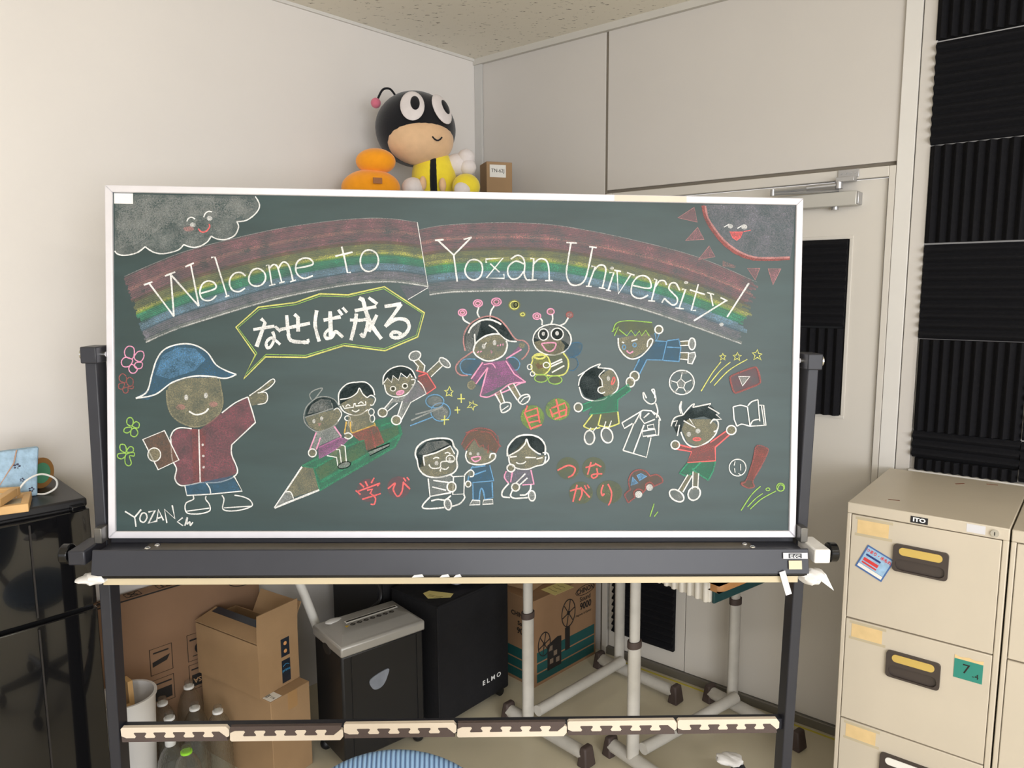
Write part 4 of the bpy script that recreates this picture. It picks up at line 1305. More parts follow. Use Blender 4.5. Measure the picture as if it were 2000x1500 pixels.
# ---- interlocking foam mat strips laid over the crossbar
M_CREAM = mat('eva_cream', (222, 208, 190), 0.8, var=0.03, bump=0.1, bscale=300)
M_BROWN = mat('eva_brown', (86, 74, 70), 0.85, var=0.06, bump=0.2, bscale=400)
def mat_strip(x0, x1, flip, label, dz):
    t = thing('foam_mat_strip', None, M=MS @ Matrix.Translation(((x0 + x1) / 2, 0, 0.4635 + dz)), label=label, cat='foam mat', group='interlocking foam mat strips on the stand crossbar')
    w = (x1 - x0) / 2 - 0.001; f = -1 if flip else 1; y0, y1 = -0.0265, -0.0145
    n = 5; p = 2 * w * 0.90 / n; x = -w + 0.014; base = 0.0060; tip = -0.0100; top = 0.0205
    low = []
    for i in range(n):
        a = x + i * p
        low += [(a, f * tip), (a + p * 0.44, f * tip), (a + p * 0.49, f * (tip + 0.004)), (a + p * 0.38, f * (base - 0.003)), (a + p * 0.42, f * base)]
        if i < n - 1: low += [(a + p * 0.98, f * base), (a + p * 1.04, f * (base - 0.003)), (a + p * 0.93, f * (tip + 0.004))]
    cream = [(-w + 0.004, f * top), (-w, f * (top - 0.004)), (-w + 0.001, f * (tip + 0.006))] + low + [(w - 0.026, f * base), (w - 0.006, f * (tip - 0.001)), (w, f * (tip + 0.003)), (w, f * (top - 0.010)), (w - 0.008, f * top)]
    brown = [(-w + 0.002, f * -0.022), (-w + 0.001, f * (tip + 0.005))] + low + [(w - 0.026, f * base), (w - 0.007, f * (tip - 0.002)), (w - 0.004, f * -0.022)]
    q = MB(); q.prism(cream, 'y', y0, y1); q.build('cream_half', M_CREAM, t)
    q = MB(); q.prism(brown, 'y', y0 + 0.0008, y1); q.build('brown_half', M_BROWN, t)
edges = [-0.915, -0.624, -0.315, -0.004, 0.303, 0.613, 0.905]
for i, (fl_, lb) in enumerate(((False, 'cream topped foam mat strip on the crossbar beside the bottles'), (True, 'brown topped foam mat strip on the crossbar before the cardboard boxes'),
        (False, 'cream topped foam mat strip on the crossbar before the paper shredder'), (True, 'brown topped foam mat strip on the crossbar before the first desk foot'),
        (False, 'cream topped foam mat strip on the crossbar between two desk posts'), (False, 'cream topped foam mat strip meeting the stand leg near the filing cabinet'))):
    mat_strip(edges[i], edges[i + 1], fl_, lb, (0.0, -0.003, 0.003, 0.0, 0.003, 0.003)[i])
# ================================================================== things round the room
def at(s, o, z=0.0, rot=0.0):           # frame in room coordinates: x along the door wall, y towards it
    return Matrix.Translation(W(s, o, z)) @ Matrix.Rotation(TH + rot, 4, 'Z')
M_CAB = mat('cabinet_beige', (196, 186, 169), 0.42, var=0.03, scale=5)
M_DARKB = mat('handle_brown', (66, 58, 54), 0.4, var=0.04)
M_CARD = mat('cardboard', (160, 130, 96), 0.85, var=0.06, scale=9, bump=0.05, bscale=200)
M_CARD2 = mat('cardboard_old', (144, 112, 82), 0.85, var=0.08, scale=6)
M_INK = mat('print_black', (32, 28, 26), 0.7, var=0)
M_PAPER = mat('paper_white', (228, 226, 220), 0.7, var=0.02)
M_NOTE = mat('note_yellow', (214, 200, 130), 0.7, var=0.04)
M_BLACKPL = mat('black_plastic', (26, 26, 28), 0.42, var=0.04)
M_WOOD = mat('pale_wood', (206, 166, 112), 0.6, var=0.1, scale=14)
FX = Vector((1, 0, 0)); FZ = Vector((0, 0, 1)); FY = Vector((0, 1, 0))

# ---------------------------------------------------------------- filing cabinets
def filing_cabinet(s0, label, full):
    t = thing('filing_cabinet', None, M=at(s0, 0.548), label=label, cat='filing cabinet', group='beige filing cabinets under the foam tiles')
    w, d, h_ = 0.391, 0.508, 1.06
    q = MB(); q.box2((0, 0.0, 0.0), (w, d, 0.06)); q.box2((0, 0.012, 0.06), (w, d, h_ - 0.032)); q.box2((0, 0, h_ - 0.032), (w, d, h_)); q.box2((0, 0, 0.06), (0.012, 0.012, h_ - 0.032)); q.box2((w - 0.014, 0, 0.06), (w, 0.012, h_ - 0.032))
    body = q.build('body', M_CAB, t, bevel=0.0025)
    for k, zt in enumerate((1.026, 0.712, 0.398)):
        zb = zt - 0.310
        q = MB(); q.box2((0.0135, -0.001, zb), (w - 0.0155, 0.016, zt)); dr = q.build('drawer', M_CAB, t, bevel=0.002)
        hz = zt - 0.099
        q = MB()
        def rr(x0, x1, z0, z1, r, n=5):
            out = []
            for cx, cz, a0 in ((x1 - r, z1 - r, 0), (x0 + r, z1 - r, 90), (x0 + r, z0 + r, 180), (x1 - r, z0 + r, 270)):
                for i in range(n + 1):
                    a = math.radians(a0 + 90 * i / n); out.append((cx + r * math.cos(a), cz + r * math.sin(a)))
            return out
        outer = rr(0.127, 0.262, hz - 0.039, hz + 0.039, 0.010); inner = rr(0.134, 0.255, hz - 0.034, hz - 0.002, 0.0155)
        n = len(outer)
        vs = [(x, -0.009, z) for x, z in outer] + [(x, -0.001, z) for x, z in outer] + [(x, -0.009, z) for x, z in inner] + [(x, -0.0022, z) for x, z in inner]
        fs = [(i, (i + 1) % n, n + (i + 1) % n, n + i) for i in range(n)] + [(2 * n + i, 2 * n + (i + 1) % n, 3 * n + (i + 1) % n, 3 * n + i) for i in range(n)] + [(i, (i + 1) % n, 2 * n + (i + 1) % n, 2 * n + i) for i in range(n)] + [tuple(range(3 * n, 4 * n))]
        q.add(vs, fs); hd = q.build('handle', M_DARKB, dr)
        q = MB(); q.prism(rr(0.142, 0.248, hz + 0.010, hz + 0.032, 0.0105), 'y', -0.0105, -0.008); q.build('name_card', mat('card_gold', (196, 168, 92), 0.35, var=0.06) if k < 2 else M_PAPER, hd)
        if full:
            q = MB(); q.box2((0.030, -0.0016, zt - 0.052), (0.112, -0.001, zt - 0.012)); q.build('old_label', mat('label_tan', (216, 188, 138), 0.7, var=0.06, scale=30), dr)
            for za, zb_ in ((0.012, 0.004), (0.060, 0.052)): q = MB(); q.box2((0.024, -0.0013, zt - za), (0.122, -0.001, zt - zb_)); q.build('tape_residue', mat('tape_residue', (184, 172, 146), 0.6), dr)
    q = MB(); q.box2((0.164, -0.0016, 1.033), (0.206, 0.001, 1.051)); pl_ = q.build('name_plate', mat('plate_black', (28, 28, 34), 0.4), t)
    text_mesh('ITO', 0.0150, 'lettering', mat('letter_white', (236, 236, 236), 0.5), pl_, face_M((0.185, -0.0018, 1.042), FX, FZ), sx=1.25, bold=0.0006)
    q = MB(); q.cyl((0.359, 0.0, 1.043), (0.359, -0.006, 1.043), 0.0095, 18); lk = q.build('lock', M_CHROME, t); q = MB(); q.box2((0.3578, -0.0066, 1.038), (0.3602, -0.006, 1.047)); q.build('keyhole', M_INK, lk)
    q = MB(); q.box2((0.296, -0.0006, 1.034), (0.338, 0.0, 1.056)); q.build('tape_patch', mat('silver_tape', (205, 205, 210), 0.4), t)
    return t
cab = filing_cabinet(1.914, 'beige three drawer filing cabinet with a water repair magnet and a green 7-4 label', True)
cab2 = filing_cabinet(2.309, 'beige filing cabinet standing against the one with the magnet', False)
for nm_, x0, z0, w, h_, rot, c in (('magnet_sticker', 0.081, 0.895, 0.078, 0.076, -0.42, (70, 104, 160)),):
    M0 = face_M((x0, -0.0022, z0), FX, FZ) @ Matrix.Rotation(rot, 4, 'Z')
    q = MB(); q.box2((-w / 2, -h_ / 2, 0), (w / 2, h_ / 2, 0.0008)); st = q.build(nm_, mat('sticker_blue', c, 0.4, var=0.03), cab, M=M0); st['label'] = 'blue and red plumbing advert magnet'
    q = MB(); q.box2((-w / 2 + 0.004, -h_ / 2 + 0.016, 0.0008), (w / 2 - 0.004, h_ / 2 - 0.004, 0.0011)); q.build('sticker_print', mat('sticker_sky', (150, 184, 214), 0.4, var=0.15, scale=60), st)
    q = MB(); q.box2((-w / 2 + 0.004, -h_ / 2 + 0.005, 0.0008), (w / 2 - 0.004, -h_ / 2 + 0.015, 0.0011)); q.build('sticker_strip', M_PAPER, st)
    MR = mat('print_red', (206, 62, 62), 0.5, var=0); MWt = mat('letter_white', (236, 236, 236), 0.5)
    text_mesh('つまり・水もれ', 0.0115, 'lettering', MR, st, Matrix.Translation((0, 0.024, 0.0013)), bold=0.0004, sx=0.9)
    for yy_, hh_, mm_ in ((0.011, 0.006, mat('print_navy', (40, 60, 120), 0.5, var=0)), (-0.004, 0.010, MR), (-0.015, 0.005, MR)):
        q = MB(); q.box2((-0.030, yy_ - hh_ / 2, 0.0011), (0.012, yy_ + hh_ / 2, 0.0014)); q.build('print_line', mm_, st)
q = MB(); q.box2((0.292, -0.0022, 0.626), (0.358, -0.001, 0.680)); gl_ = q.build('green_label', mat('label_green', (46, 132, 118), 0.5, var=0.04), cab)
q = MB(); q.prism([(0.292, 0.680), (0.358, 0.680), (0.358, 0.690), (0.340, 0.686), (0.325, 0.690), (0.305, 0.686), (0.292, 0.690)], 'y', -0.002, -0.001); q.build('torn_label', mat('label_tan', (216, 188, 138), 0.7), cab)
text_mesh('7', 0.038, 'lettering', M_INK, gl_, face_M((0.320, -0.0024, 0.655), FX, FZ)); text_mesh('-4', 0.020, 'lettering', M_INK, gl_, face_M((0.342, -0.0024, 0.642), FX, FZ))
q = MB()
for x, y, a in ((0.10, 0.10, .3), (0.22, 0.42, .8), (0.30, 0.47, .2)): q.box((x, y, 1.0603), (0.03, 0.006, 0.0006), a)
q.build('rust_marks', mat('rust', (120, 72, 50), 0.8, var=0.2), cab)['kind'] = 'stuff'

# ---------------------------------------------------------------- tall black cabinet in the corner (behind the board)
t = thing('steel_cabinet', None, M=at(0.03, 0.965), label='tall black steel cabinet standing in the room corner behind the chalkboard', cat='cabinet')
MBK = mat('cabinet_black', (40, 40, 42), 0.45, var=0.05)
q = MB(); q.box2((0, 0, 0), (0.285, 0.93, 2.0)); q.build('body', MBK, t, bevel=0.003)
for y0, y1 in ((0.02, 0.46), (0.47, 0.91)):
    q = MB(); q.box2((0.285, y0, 0.06), (0.297, y1, 1.97)); dr = q.build('door', MBK, t, bevel=0.002)
    q = MB(); q.box2((0.297, (y1 - 0.05) if y0 < 0.1 else y0 + 0.03, 1.0), (0.310, (y1 - 0.03) if y0 < 0.1 else y0 + 0.05, 1.14)); q.build('handle', M_STEEL, dr, bevel=0.002)

# ---------------------------------------------------------------- plush bee, gourd and carton on the cabinet
def felt(n, c): return mat('plush_' + n, c, 0.95, var=0.05, scale=30, bump=0.15, bscale=350, sheen=0.3, spec=0.2)
PK, PT, PW, PY, PO = felt('black', (24, 24, 28)), felt('tan', (222, 184, 144)), felt('white', (222, 214, 212)), felt('yellow', (236, 214, 60)), felt('orange', (244, 158, 32))
PB = W(0.215, 0.60, 2.0)
plush = thing('plush_bee', PB, 0.0, 'large black and yellow plush bee toy with big white eyes', 'plush toy')
HM = Matrix.Translation((-0.006, 0.0, 0.318)) @ Matrix.Rotation(math.radians(27), 4, 'Z')
q = MB(); q.ball((0, 0, 0), (0.164, 0.150, 0.148), 32, 22); head = q.build('head', PK, plush, M=HM)
q = MB(); q.ball((0.0, -0.046, -0.050), (0.138, 0.118, 0.098), 30, 20); q.build('face', PT, head)
def disc_on(x, z, rx, rz, thick, lift, m, nm_, par):
    # flattened pad lying on the head surface, facing outwards
    yy = -0.150 * math.sqrt(max(0.05, 1 - (x / 0.164) ** 2 - (z / 0.148) ** 2)); n = Vector((x / 0.164 ** 2, yy / 0.15 ** 2, z / 0.148 ** 2)).normalized()
    p = Vector((x, yy, z)) + n * lift
    q = MB(); q.ball((0, 0, 0), (rx, rz, thick), 24, 12)
    return q.build(nm_, m, par, M=Matrix.Translation(p) @ n.to_track_quat('Z', 'Y').to_matrix().to_4x4())
for sx_, ex_ in ((-1, -0.058), (1, 0.062)):
    e = disc_on(ex_, 0.058, 0.047, 0.066, 0.012, 0.004, PW, 'eye', head)
    pu = disc_on(ex_ + 0.010, 0.062, 0.018, 0.032, 0.006, 0.016, PK, 'pupil', head)
q = MB(); q.tube([(0.028 + a * 0.020, -0.163 - 0.003 * (1 - a * a), -0.055 - 0.014 * (1 - a * a)) for a in (-1, -.6, -.2, .2, .6, 1)], 0.0032, 8); q.build('mouth', PK, head)
q = MB(); q.tube(catmull([(-0.075, 0.02, 0.128), (-0.098, 0.02, 0.152), (-0.128, 0.02, 0.146), (-0.150, 0.02, 0.108)]), 0.0045, 8); q.build('antenna', PK, head)
q = MB(); q.ball((-0.158, 0.02, 0.092), 0.020); q.build('antenna_ball', felt('pink', (206, 112, 132)), head)
q = MB(); q.ball((0.065, -0.005, 0.125), (0.092, 0.090, 0.120)); body = q.build('body', PY, plush)
q = MB(); q.ball((0.070, -0.012, 0.122), (0.034, 0.089, 0.121), 22, 18); q.build('stripe', PK, plush)
for c, r, m in (((-0.012, -0.085, 0.075), (0.046, 0.050, 0.042), PW), ((0.200, -0.075, 0.080), (0.056, 0.055, 0.052), PY)):
    q = MB(); q.ball(c, r); q.build('foot', m, plush)
q = MB(); q.ball((0.188, -0.112, 0.066), (0.034, 0.026, 0.030)); q.build('toe', PW, plush)
for c in ((0.030, -0.098, 0.092), (0.108, -0.098, 0.085)):
    q = MB(); q.ball(c, (0.014, 0.016, 0.028)); q.build('hand', PT, plush)
q = MB(); q.ball((0.165, 0.0, 0.178), (0.060, 0.045, 0.046)); q.ball((0.198, -0.012, 0.205), (0.036, 0.034, 0.034)); q.ball((0.205, -0.02, 0.165), (0.034, 0.034, 0.032)); q.build('wing', PW, plush)
gd = thing('plush_gourd', PB + Vector((-0.172, -0.128, 0.0)), 0.0, 'orange gourd shaped plush leaning beside the plush bee', 'plush toy')
q = MB(); q.ball((0, 0, 0.070), (0.116, 0.085, 0.072), 28, 18); q.build('lower_lobe', PO, gd)
q = MB(); q.ball((0.022, 0.0, 0.172), (0.078, 0.062, 0.050), 26, 16); q.build('upper_lobe', PO, gd)
q = MB(); q.box((0.045, -0.100, 0.085), (0.034, 0.006, 0.022), 0.4); q.build('tag', mat('leather_tag', (150, 96, 54), 0.6), gd)
t = thing('small_carton', None, M=at(0.245, 0.145, 2.0, 1.0), label='small brown carton labelled TN-62J beside the plush bee', cat='box')
q = MB(); q.box2((-0.06, -0.055, 0), (0.06, 0.055, 0.235)); q.build('carton_body', M_CARD, t, bevel=0.002)
q = MB(); q.box2((-0.045, -0.0558, 0.168), (0.030, -0.055, 0.222)); lb = q.build('paper_label', M_PAPER, t)
text_mesh('TN-62J', 0.022, 'lettering', M_INK, lb, face_M((-0.0075, -0.0562, 0.196), FX, FZ), sx=0.95)

# ---------------------------------------------------------------- desks
M_DLEG = mat('desk_paint', (186, 182, 174), 0.42, var=0.08, scale=16, bump=0.05, bscale=60)
M_CAP = mat('rubber_brown', (70, 58, 54), 0.6, var=0.05)
M_PLY = mat('desk_ply', (176, 126, 78), 0.5, var=0.12, scale=24)
def desk(s, o, rot, label, tray_, tz, x0, x1):
    t = thing('school_desk', None, M=at(s, o, 0, rot), label=label, cat='desk', group='school desks behind the chalkboard')
    for y in (0.0, 0.565):
        q = MB(); q.tube([(0.015, y, 0.040), (0.395, y, 0.040)], 0.026, 12, flat=0.9); ft = q.build('foot', M_DLEG, t)
        for x0, x1 in ((-0.012, 0.030), (0.380, 0.425)):
            xm = (x0 + x1) / 2; q = MB(); q.box((xm, y, 0.0365), (x1 - x0, 0.058, 0.073), taper=(0.55, 0.75)); q.build('rubber_shoe', M_CAP, ft, bevel=0.006)
        px_ = 0.115
        q = MB(); q.tube([(px_, y, 0.05), (px_, y, 0.47)], 0.026, 14, flat=0.72); ps = q.build('post', M_DLEG, t)
        q = MB(); q.tube([(px_, y, 0.45), (px_, y, tz - 0.024)], 0.021, 14, flat=0.72); q.build('inner_post', M_DLEG, ps)
        q = MB(); q.tube([(px_, y, 0.455), (px_, y, 0.478)], 0.0285, 14, flat=0.75); q.build('collar', M_CAP, ps)
        q = MB(); q.box2((px_ - 0.030, y + 0.020, 0.54), (px_ - 0.012, y + 0.034, 0.64)); q.build('height_lever', M_CAP, ps, bevel=0.005)
    q = MB(); q.cyl((0.145, 0.02, 0.085), (0.145, 0.545, 0.085), 0.021, 14); q.build('stretcher', M_DLEG, t)
    q = MB(); q.box2((0.05, 0.05, tz - 0.045), (0.26, 0.52, tz - 0.0235)); q.build('top_frame', M_DLEG, t)
    P = []
    y0, y1, r = 0.040, 0.600, 0.035
    for cx, cy, a0 in ((x1 - r, y1 - r, 0), (x0 + r, y1 - r, 90), (x0 + r, y0 + r, 180), (x1 - r, y0 + r, 270)):
        for i in range(7): a = math.radians(a0 + 15 * i); P.append((cx + r * math.cos(a), cy + r * math.sin(a)))
    q = MB(); q.prism(P, 'z', tz - 0.023, tz); q.build('desktop', M_PLY, t, bevel=0.002)
    if tray_:
        q = MB(); q.box2((0.03, 0.120, 0.655), (0.328, 0.500, 0.738))
        for k in range(9): q.cyl((0.050 + k * 0.033, 0.118, 0.655), (0.050 + k * 0.033, 0.118, 0.730), 0.010, 8)
        tr = q.build('book_tray', mat('tray_white', (222, 216, 204), 0.45, var=0.03), t, bevel=0.004)
        q = MB(); q.box2((0.329, 0.130, 0.652), (0.340, 0.500, 0.735)); q.build('tray_front', mat('tray_teal', (26, 62, 64), 0.4, var=0.04), tr, bevel=0.004)
        q = MB(); q.tube(catmull([(0.02, 0.10, 0.72), (0.00, 0.09, 0.66), (0.03, 0.085, 0.635), (0.055, 0.09, 0.66), (0.03, 0.09, 0.68), (0.01, 0.095, 0.655)]), 0.0025, 6); q.build('cord', M_PAPER, t)
    return t
desk(0.745, 0.690, -0.11, 'old grey framed school desk beside the tall projector carton', False, 0.72, 0.0, 0.365)
desk(1.172, 0.625, -0.235, 'grey framed school desk with a white and teal book tray', True, 0.764, 0.0, 0.405)

# ---------------------------------------------------------------- cartons and covered projector
t = thing('projector_carton', None, M=at(0.695, 0.455, 0, -0.10), label='brown and green film projector carton standing behind the desk post', cat='box')
cw, cdp, chh = 0.245, 0.415, 0.385
q = MB(); q.box2((-cw, 0, 0), (0, cdp, chh)); cb = q.build('carton_body', M_CARD2, t, bevel=0.002)
MGR = mat('print_green', (24, 78, 76), 0.6, var=0.08)
def pface(name, pts, m, par, x=0.0008): q = MB(); q.prism(pts, 'x', 0.0, x); return q.build(name, m, par)
for z0, z1 in ((0.105, 0.150), (0.060, 0.098), (0.015, 0.053)):
    pface('green_band', [(0.02 if z0 > 0.1 else 0.02, z0), (cdp - 0.012, z0), (cdp - 0.012, z1), (0.02, z1)], MGR, cb)
    q = MB(); q.box2((-cw + 0.004, -0.0008, z0), (-0.012, 0, z1)); q.build('green_band', MGR, cb)
MX = face_M((0.0012, 0, 0), FY, FZ)
def xtext(txt, size, y, z, m=None, **k): return text_mesh(txt, size, 'lettering', m or M_INK, cb, face_M((0.0011, y, z), FY, FZ), **k)
xtext('CHINON', 0.032, cdp - 0.078, 0.335, bold=0.0008, sx=0.9); xtext('Sound', 0.030, cdp - 0.078, 0.297, bold=0.0006); xtext('9000', 0.044, cdp - 0.075, 0.262, bold=0.0012, sx=0.9); xtext('Magnetic & Optical', 0.014, cdp - 0.090, 0.228)
q = MB(); q.tube([(0.001, cdp - 0.078 + 0.066 * math.cos(a) , 0.335 + 0.021 * math.sin(a)) for a in [i * math.pi / 12 for i in range(24)]], 0.0013, 6, closed=True); q.build('logo_outline', M_INK, cb)
def reel(cy, cz, r):
    q = MB(); q.tube([(0.001, cy + r * 0.72 * math.cos(a), cz + r * math.sin(a)) for a in [i * math.pi / 14 for i in range(28)]], 0.0022, 6, closed=True)
    for k in range(6):
        a = k * math.pi / 3 + 0.25; q.tube([(0.001, cy + r * 0.13 * math.cos(a), cz + r * 0.18 * math.sin(a)), (0.001, cy + r * 0.70 * math.cos(a), cz + r * 0.97 * math.sin(a))], 0.0022, 6)
    q.cyl((0.0, cy, cz), (0.0014, cy, cz), r * 0.16, 14); q.build('printed_reel', M_INK, cb)
reel(0.222, 0.262, 0.062); reel(0.065, 0.175, 0.052)
pface('printed_projector', [(0.085, 0.045), (0.175, 0.045), (0.175, 0.175), (0.150, 0.180), (0.085, 0.160)], M_INK, cb, 0.0010); pface('printed_post', [(0.200, 0.095), (0.232, 0.095), (0.232, 0.200), (0.200, 0.200)], M_INK, cb, 0.0010)
for i, (y0, z0) in enumerate(((0.095, 0.13), (0.125, 0.10), (0.10, 0.07), (0.14, 0.065))): pface('print_detail', [(y0, z0), (y0 + 0.022, z0), (y0 + 0.022, z0 + 0.022), (y0, z0 + 0.022)], mat('print_grey', (120, 104, 88), 0.6), cb, 0.0013)
for txt, x_, z_, sz_ in (('CHINON', -0.075, 0.300, 0.028), ('Sound', -0.06, 0.262, 0.026), ('9000', -0.060, 0.228, 0.038)): text_mesh(txt, sz_, 'lettering', M_INK, cb, face_M((x_, -0.0006, z_), FX, FZ), bold=0.0007)
sb = thing('small_carton', None, M=at(0.595, 0.385, 0.386, 0.12), label='small brown carton sitting on the film projector carton', cat='box')
q = MB(); q.box2((-0.10, 0, 0), (0.035, 0.16, 0.13)); q.build('carton_body', M_CARD, sb, bevel=0.002)
q = MB(); q.box2((-0.075, -0.0006, 0.03), (0.015, 0, 0.034)); q.box2((-0.075, -0.0006, 0.045), (0.0, 0, 0.048)); q.build('print_lines', M_INK, sb)
nt_ = thing('paper_note', None, M=at(0.678, 0.345, 0.3862, -0.12), label='yellow handwritten note lying on the film projector carton', cat='paper')
q = MB(); q.box2((-0.03, 0, 0), (0.052, 0.12, 0.0008)); nq = q.build('sheet', M_NOTE, nt_)
for k in range(3): q = MB(); q.tube(catmull([(-0.015 + i * 0.012, 0.03 + k * 0.028 + 0.003 * math.sin(i * 2 + k), 0.001) for i in range(5)]), 0.0007, 5); q.build('handwriting', M_INK, nq)

t = thing('covered_projector', None, M=at(0.350, 0.930, 0, -0.05), label='black fabric covered equipment trolley printed ELMO beside the shredder', cat='trolley')
M_FAB = mat('black_fabric', (25, 25, 28), 0.8, var=0.12, scale=12, bump=0.35, bscale=22, spec=0.3)
q = MB(); NX, NZ = 6, 12
w, dp, hh = 0.275, 0.39, 0.515
q.box2((0, 0, 0.035), (w, dp, hh)); cov = q.build('fabric_cover', M_FAB, t, bevel=0.012, seg=3)
q = MB(); q.tube([(w, 0.0, 0.05), (w, 0.0, hh - 0.005)], 0.0035, 6); q.tube([(0.01, 0, hh - 0.002), (w, 0, hh - 0.002), (w, dp - 0.01, hh - 0.002)], 0.0035, 6); q.build('seam_piping', M_FAB, cov)
text_mesh('E L M O', 0.026, 'lettering', mat('letter_white', (236, 236, 236), 0.5), cov, face_M((w + 0.0006, dp - 0.105, 0.115), FY, FZ), sx=1.2, bold=0.0006)
for x in (0.03, w - 0.03):
    for y in (0.03, dp - 0.03): q = MB(); q.cyl((x - 0.01, y, 0.018), (x + 0.01, y, 0.018), 0.018, 14); q.build('caster', M_BLACKPL, t)
t = thing('plastic_bag', None, M=at(0.515, 0.74, 0.524), label='pale plastic bag of papers lying on the black covered trolley', cat='bag')
q = MB(); q.ball((0, 0, 0.035), (0.095, 0.080, 0.036), 26, 16, fn=lambda p: (p.x * (1 + .12 * math.sin(70 * p.y)), p.y * (1 + .12 * math.sin(60 * p.x + 1)), p.z * (1 + .25 * math.sin(55 * p.x + 40 * p.y)))); q.build('bag_body', mat('bag_plastic', (196, 196, 210), 0.3, var=0.14, scale=30, bump=0.5, bscale=50), t)
nt_ = thing('paper_note', None, M=at(0.555, 0.875, 0.5165, 0.3), label='yellow handwritten note under the plastic bag on the trolley', cat='paper')
q = MB(); q.prism([(-0.06, 0.0), (-0.02, -0.035), (0.055, 0.005), (0.05, 0.04), (-0.05, 0.03)], 'z', 0, 0.0008); nq = q.build('sheet', M_NOTE, nt_)
for k in range(2): q = MB(); q.tube(catmull([(-0.03 + i * 0.014, -0.005 - k * 0.010 + 0.002 * math.sin(i * 2 + k), 0.001) for i in range(5)]), 0.0006, 5); q.build('handwriting', M_INK, nq)

# ---------------------------------------------------------------- shredder
M_SIL = mat('shredder_silver', (168, 166, 162), 0.38, metal=0.35, var=0.03)
t = thing('paper_shredder', None, M=at(0.535, 1.312, 0, -0.20), label='black paper shredder with a silver top and a clear bin window', cat='shredder')
w, dp = 0.215, 0.325
q = MB(); q.box2((-w, 0, 0.045), (0, dp, 0.440)); sbod = q.build('bin', M_BLACKPL, t, bevel=0.008)
for ye in (0.035, 0.295): q = MB(); q.box2((0.0, ye, 0.05), (0.003, ye + 0.004, 0.43)); q.build('bin_edge', M_BLACKPL, sbod)
q = MB()
prof = [(0.440, -0.004, 0.0), (0.475, -0.004, 0.0), (0.482, 0.012, 0.02), (0.497, 0.045, 0.05), (0.500, 0.07, 0.09)]
rings = []
for z, ins_x, ins_y in prof: rings.append([(-w - 0.004 + ins_x, -0.004 + ins_y, z), (0.004 - ins_x, -0.004 + ins_y * 0.6, z), (0.004 - ins_x, dp + 0.004 - ins_y * 0.6, z), (-w - 0.004 + ins_x, dp + 0.004 - ins_y, z)])
vs = [p for r in rings for p in r]; fs = [(i * 4 + k, i * 4 + (k + 1) % 4, (i + 1) * 4 + (k + 1) % 4, (i + 1) * 4 + k) for i in range(len(rings) - 1) for k in range(4)] + [(0, 1, 2, 3), tuple((len(rings) - 1) * 4 + k for k in range(4))]
q.add(vs, fs); shd = q.build('shredder_head', M_SIL, t, bevel=0.006)
q = MB(); q.box2((-0.128, 0.075, 0.4995), (-0.108, 0.285, 0.5015)); q.build('feed_slot', mat('slot_light', (206, 204, 200), 0.4, var=0.02), shd, bevel=0.001); q = MB(); q.box2((-0.122, 0.08, 0.5013), (-0.114, 0.28, 0.5020)); q.build('slot_opening', M_INK, shd)
for k in range(7):
    q = MB(); cy = 0.090 + k * 0.026; q.tube([(-0.088 + 0.007 * math.cos(a), cy + 0.009 * math.sin(a), 0.5008) for a in [i * math.pi / 6 for i in range(12)]], 0.0011, 5, closed=True); q.tube([(-0.093, cy - 0.006, 0.5008), (-0.083, cy + 0.006, 0.5008)], 0.001, 5); q.build('warning_icon', M_INK, shd)
q = MB(); q.prism([(-0.094, 0.062), (-0.080, 0.062), (-0.087, 0.076)], 'z', 0.4998, 0.5008); q.build('warning_triangle', mat('warn_yellow', (206, 170, 40), 0.5), shd)
q = MB(); q.ball((-0.165, 0.055, 0.4955), (0.020, 0.034, 0.006), 18, 10); q.build('power_switch', mat('switch_grey', (214, 214, 214), 0.2, var=0), shd)
q = MB(); P = [(0.105, 0.325), (0.175, 0.342), (0.172, 0.315), (0.155, 0.288), (0.130, 0.280), (0.110, 0.292)]; q.prism(catmull(P, True, 4), 'x', -0.001, 0.003); q.build('bin_window', mat('window_clear', (126, 132, 144), 0.12, var=0.15, scale=20), sbod)
q = MB(); q.ball((-0.11, -0.001, 0.432), (0.032, 0.006, 0.022), 16, 10); q.build('grip_recess', M_INK, sbod)
for x, y in ((-w + 0.02, 0.02), (-0.02, 0.02), (-w + 0.02, dp - 0.02), (-0.02, dp - 0.02)):
    q = MB(); q.ball((x, y, 0.0225), 0.0225, 16, 10); q.build('caster', M_BLACKPL, t)
t = thing('rolled_tube', None, M=Matrix.Identity(4), label='white tube with a purple glitter end leaning behind the shredder', cat='tube')
a, b = W(0.315, 1.10, 0.02), W(0.215, 1.315, 0.80)
d_ = (b - a); q = MB(); q.cyl(a, a + d_ * 0.80, 0.0165, 18); q.build('tube_body', M_PAPER, t)
q = MB(); q.cyl(a + d_ * 0.80, b, 0.0172, 18); q.build('glitter_end', mat('glitter_purple', (178, 120, 176), 0.4, var=0.4, scale=120), t)
t = thing('power_cable', None, M=Matrix.Identity(4), label='black power cable looping in front of the tall black cabinet', cat='cable')
q = MB(); q.tube(catmull([tuple(W(*p)) for p in ((0.12, 1.045, 0.60), (0.22, 1.04, 0.585), (0.33, 0.99, 0.555), (0.375, 1.0, 0.50), (0.33, 1.03, 0.44), (0.25, 1.06, 0.30), (0.20, 1.08, 0.005))], n=8), 0.006, 8); q.build('cable_run', M_BLACKPL, t)

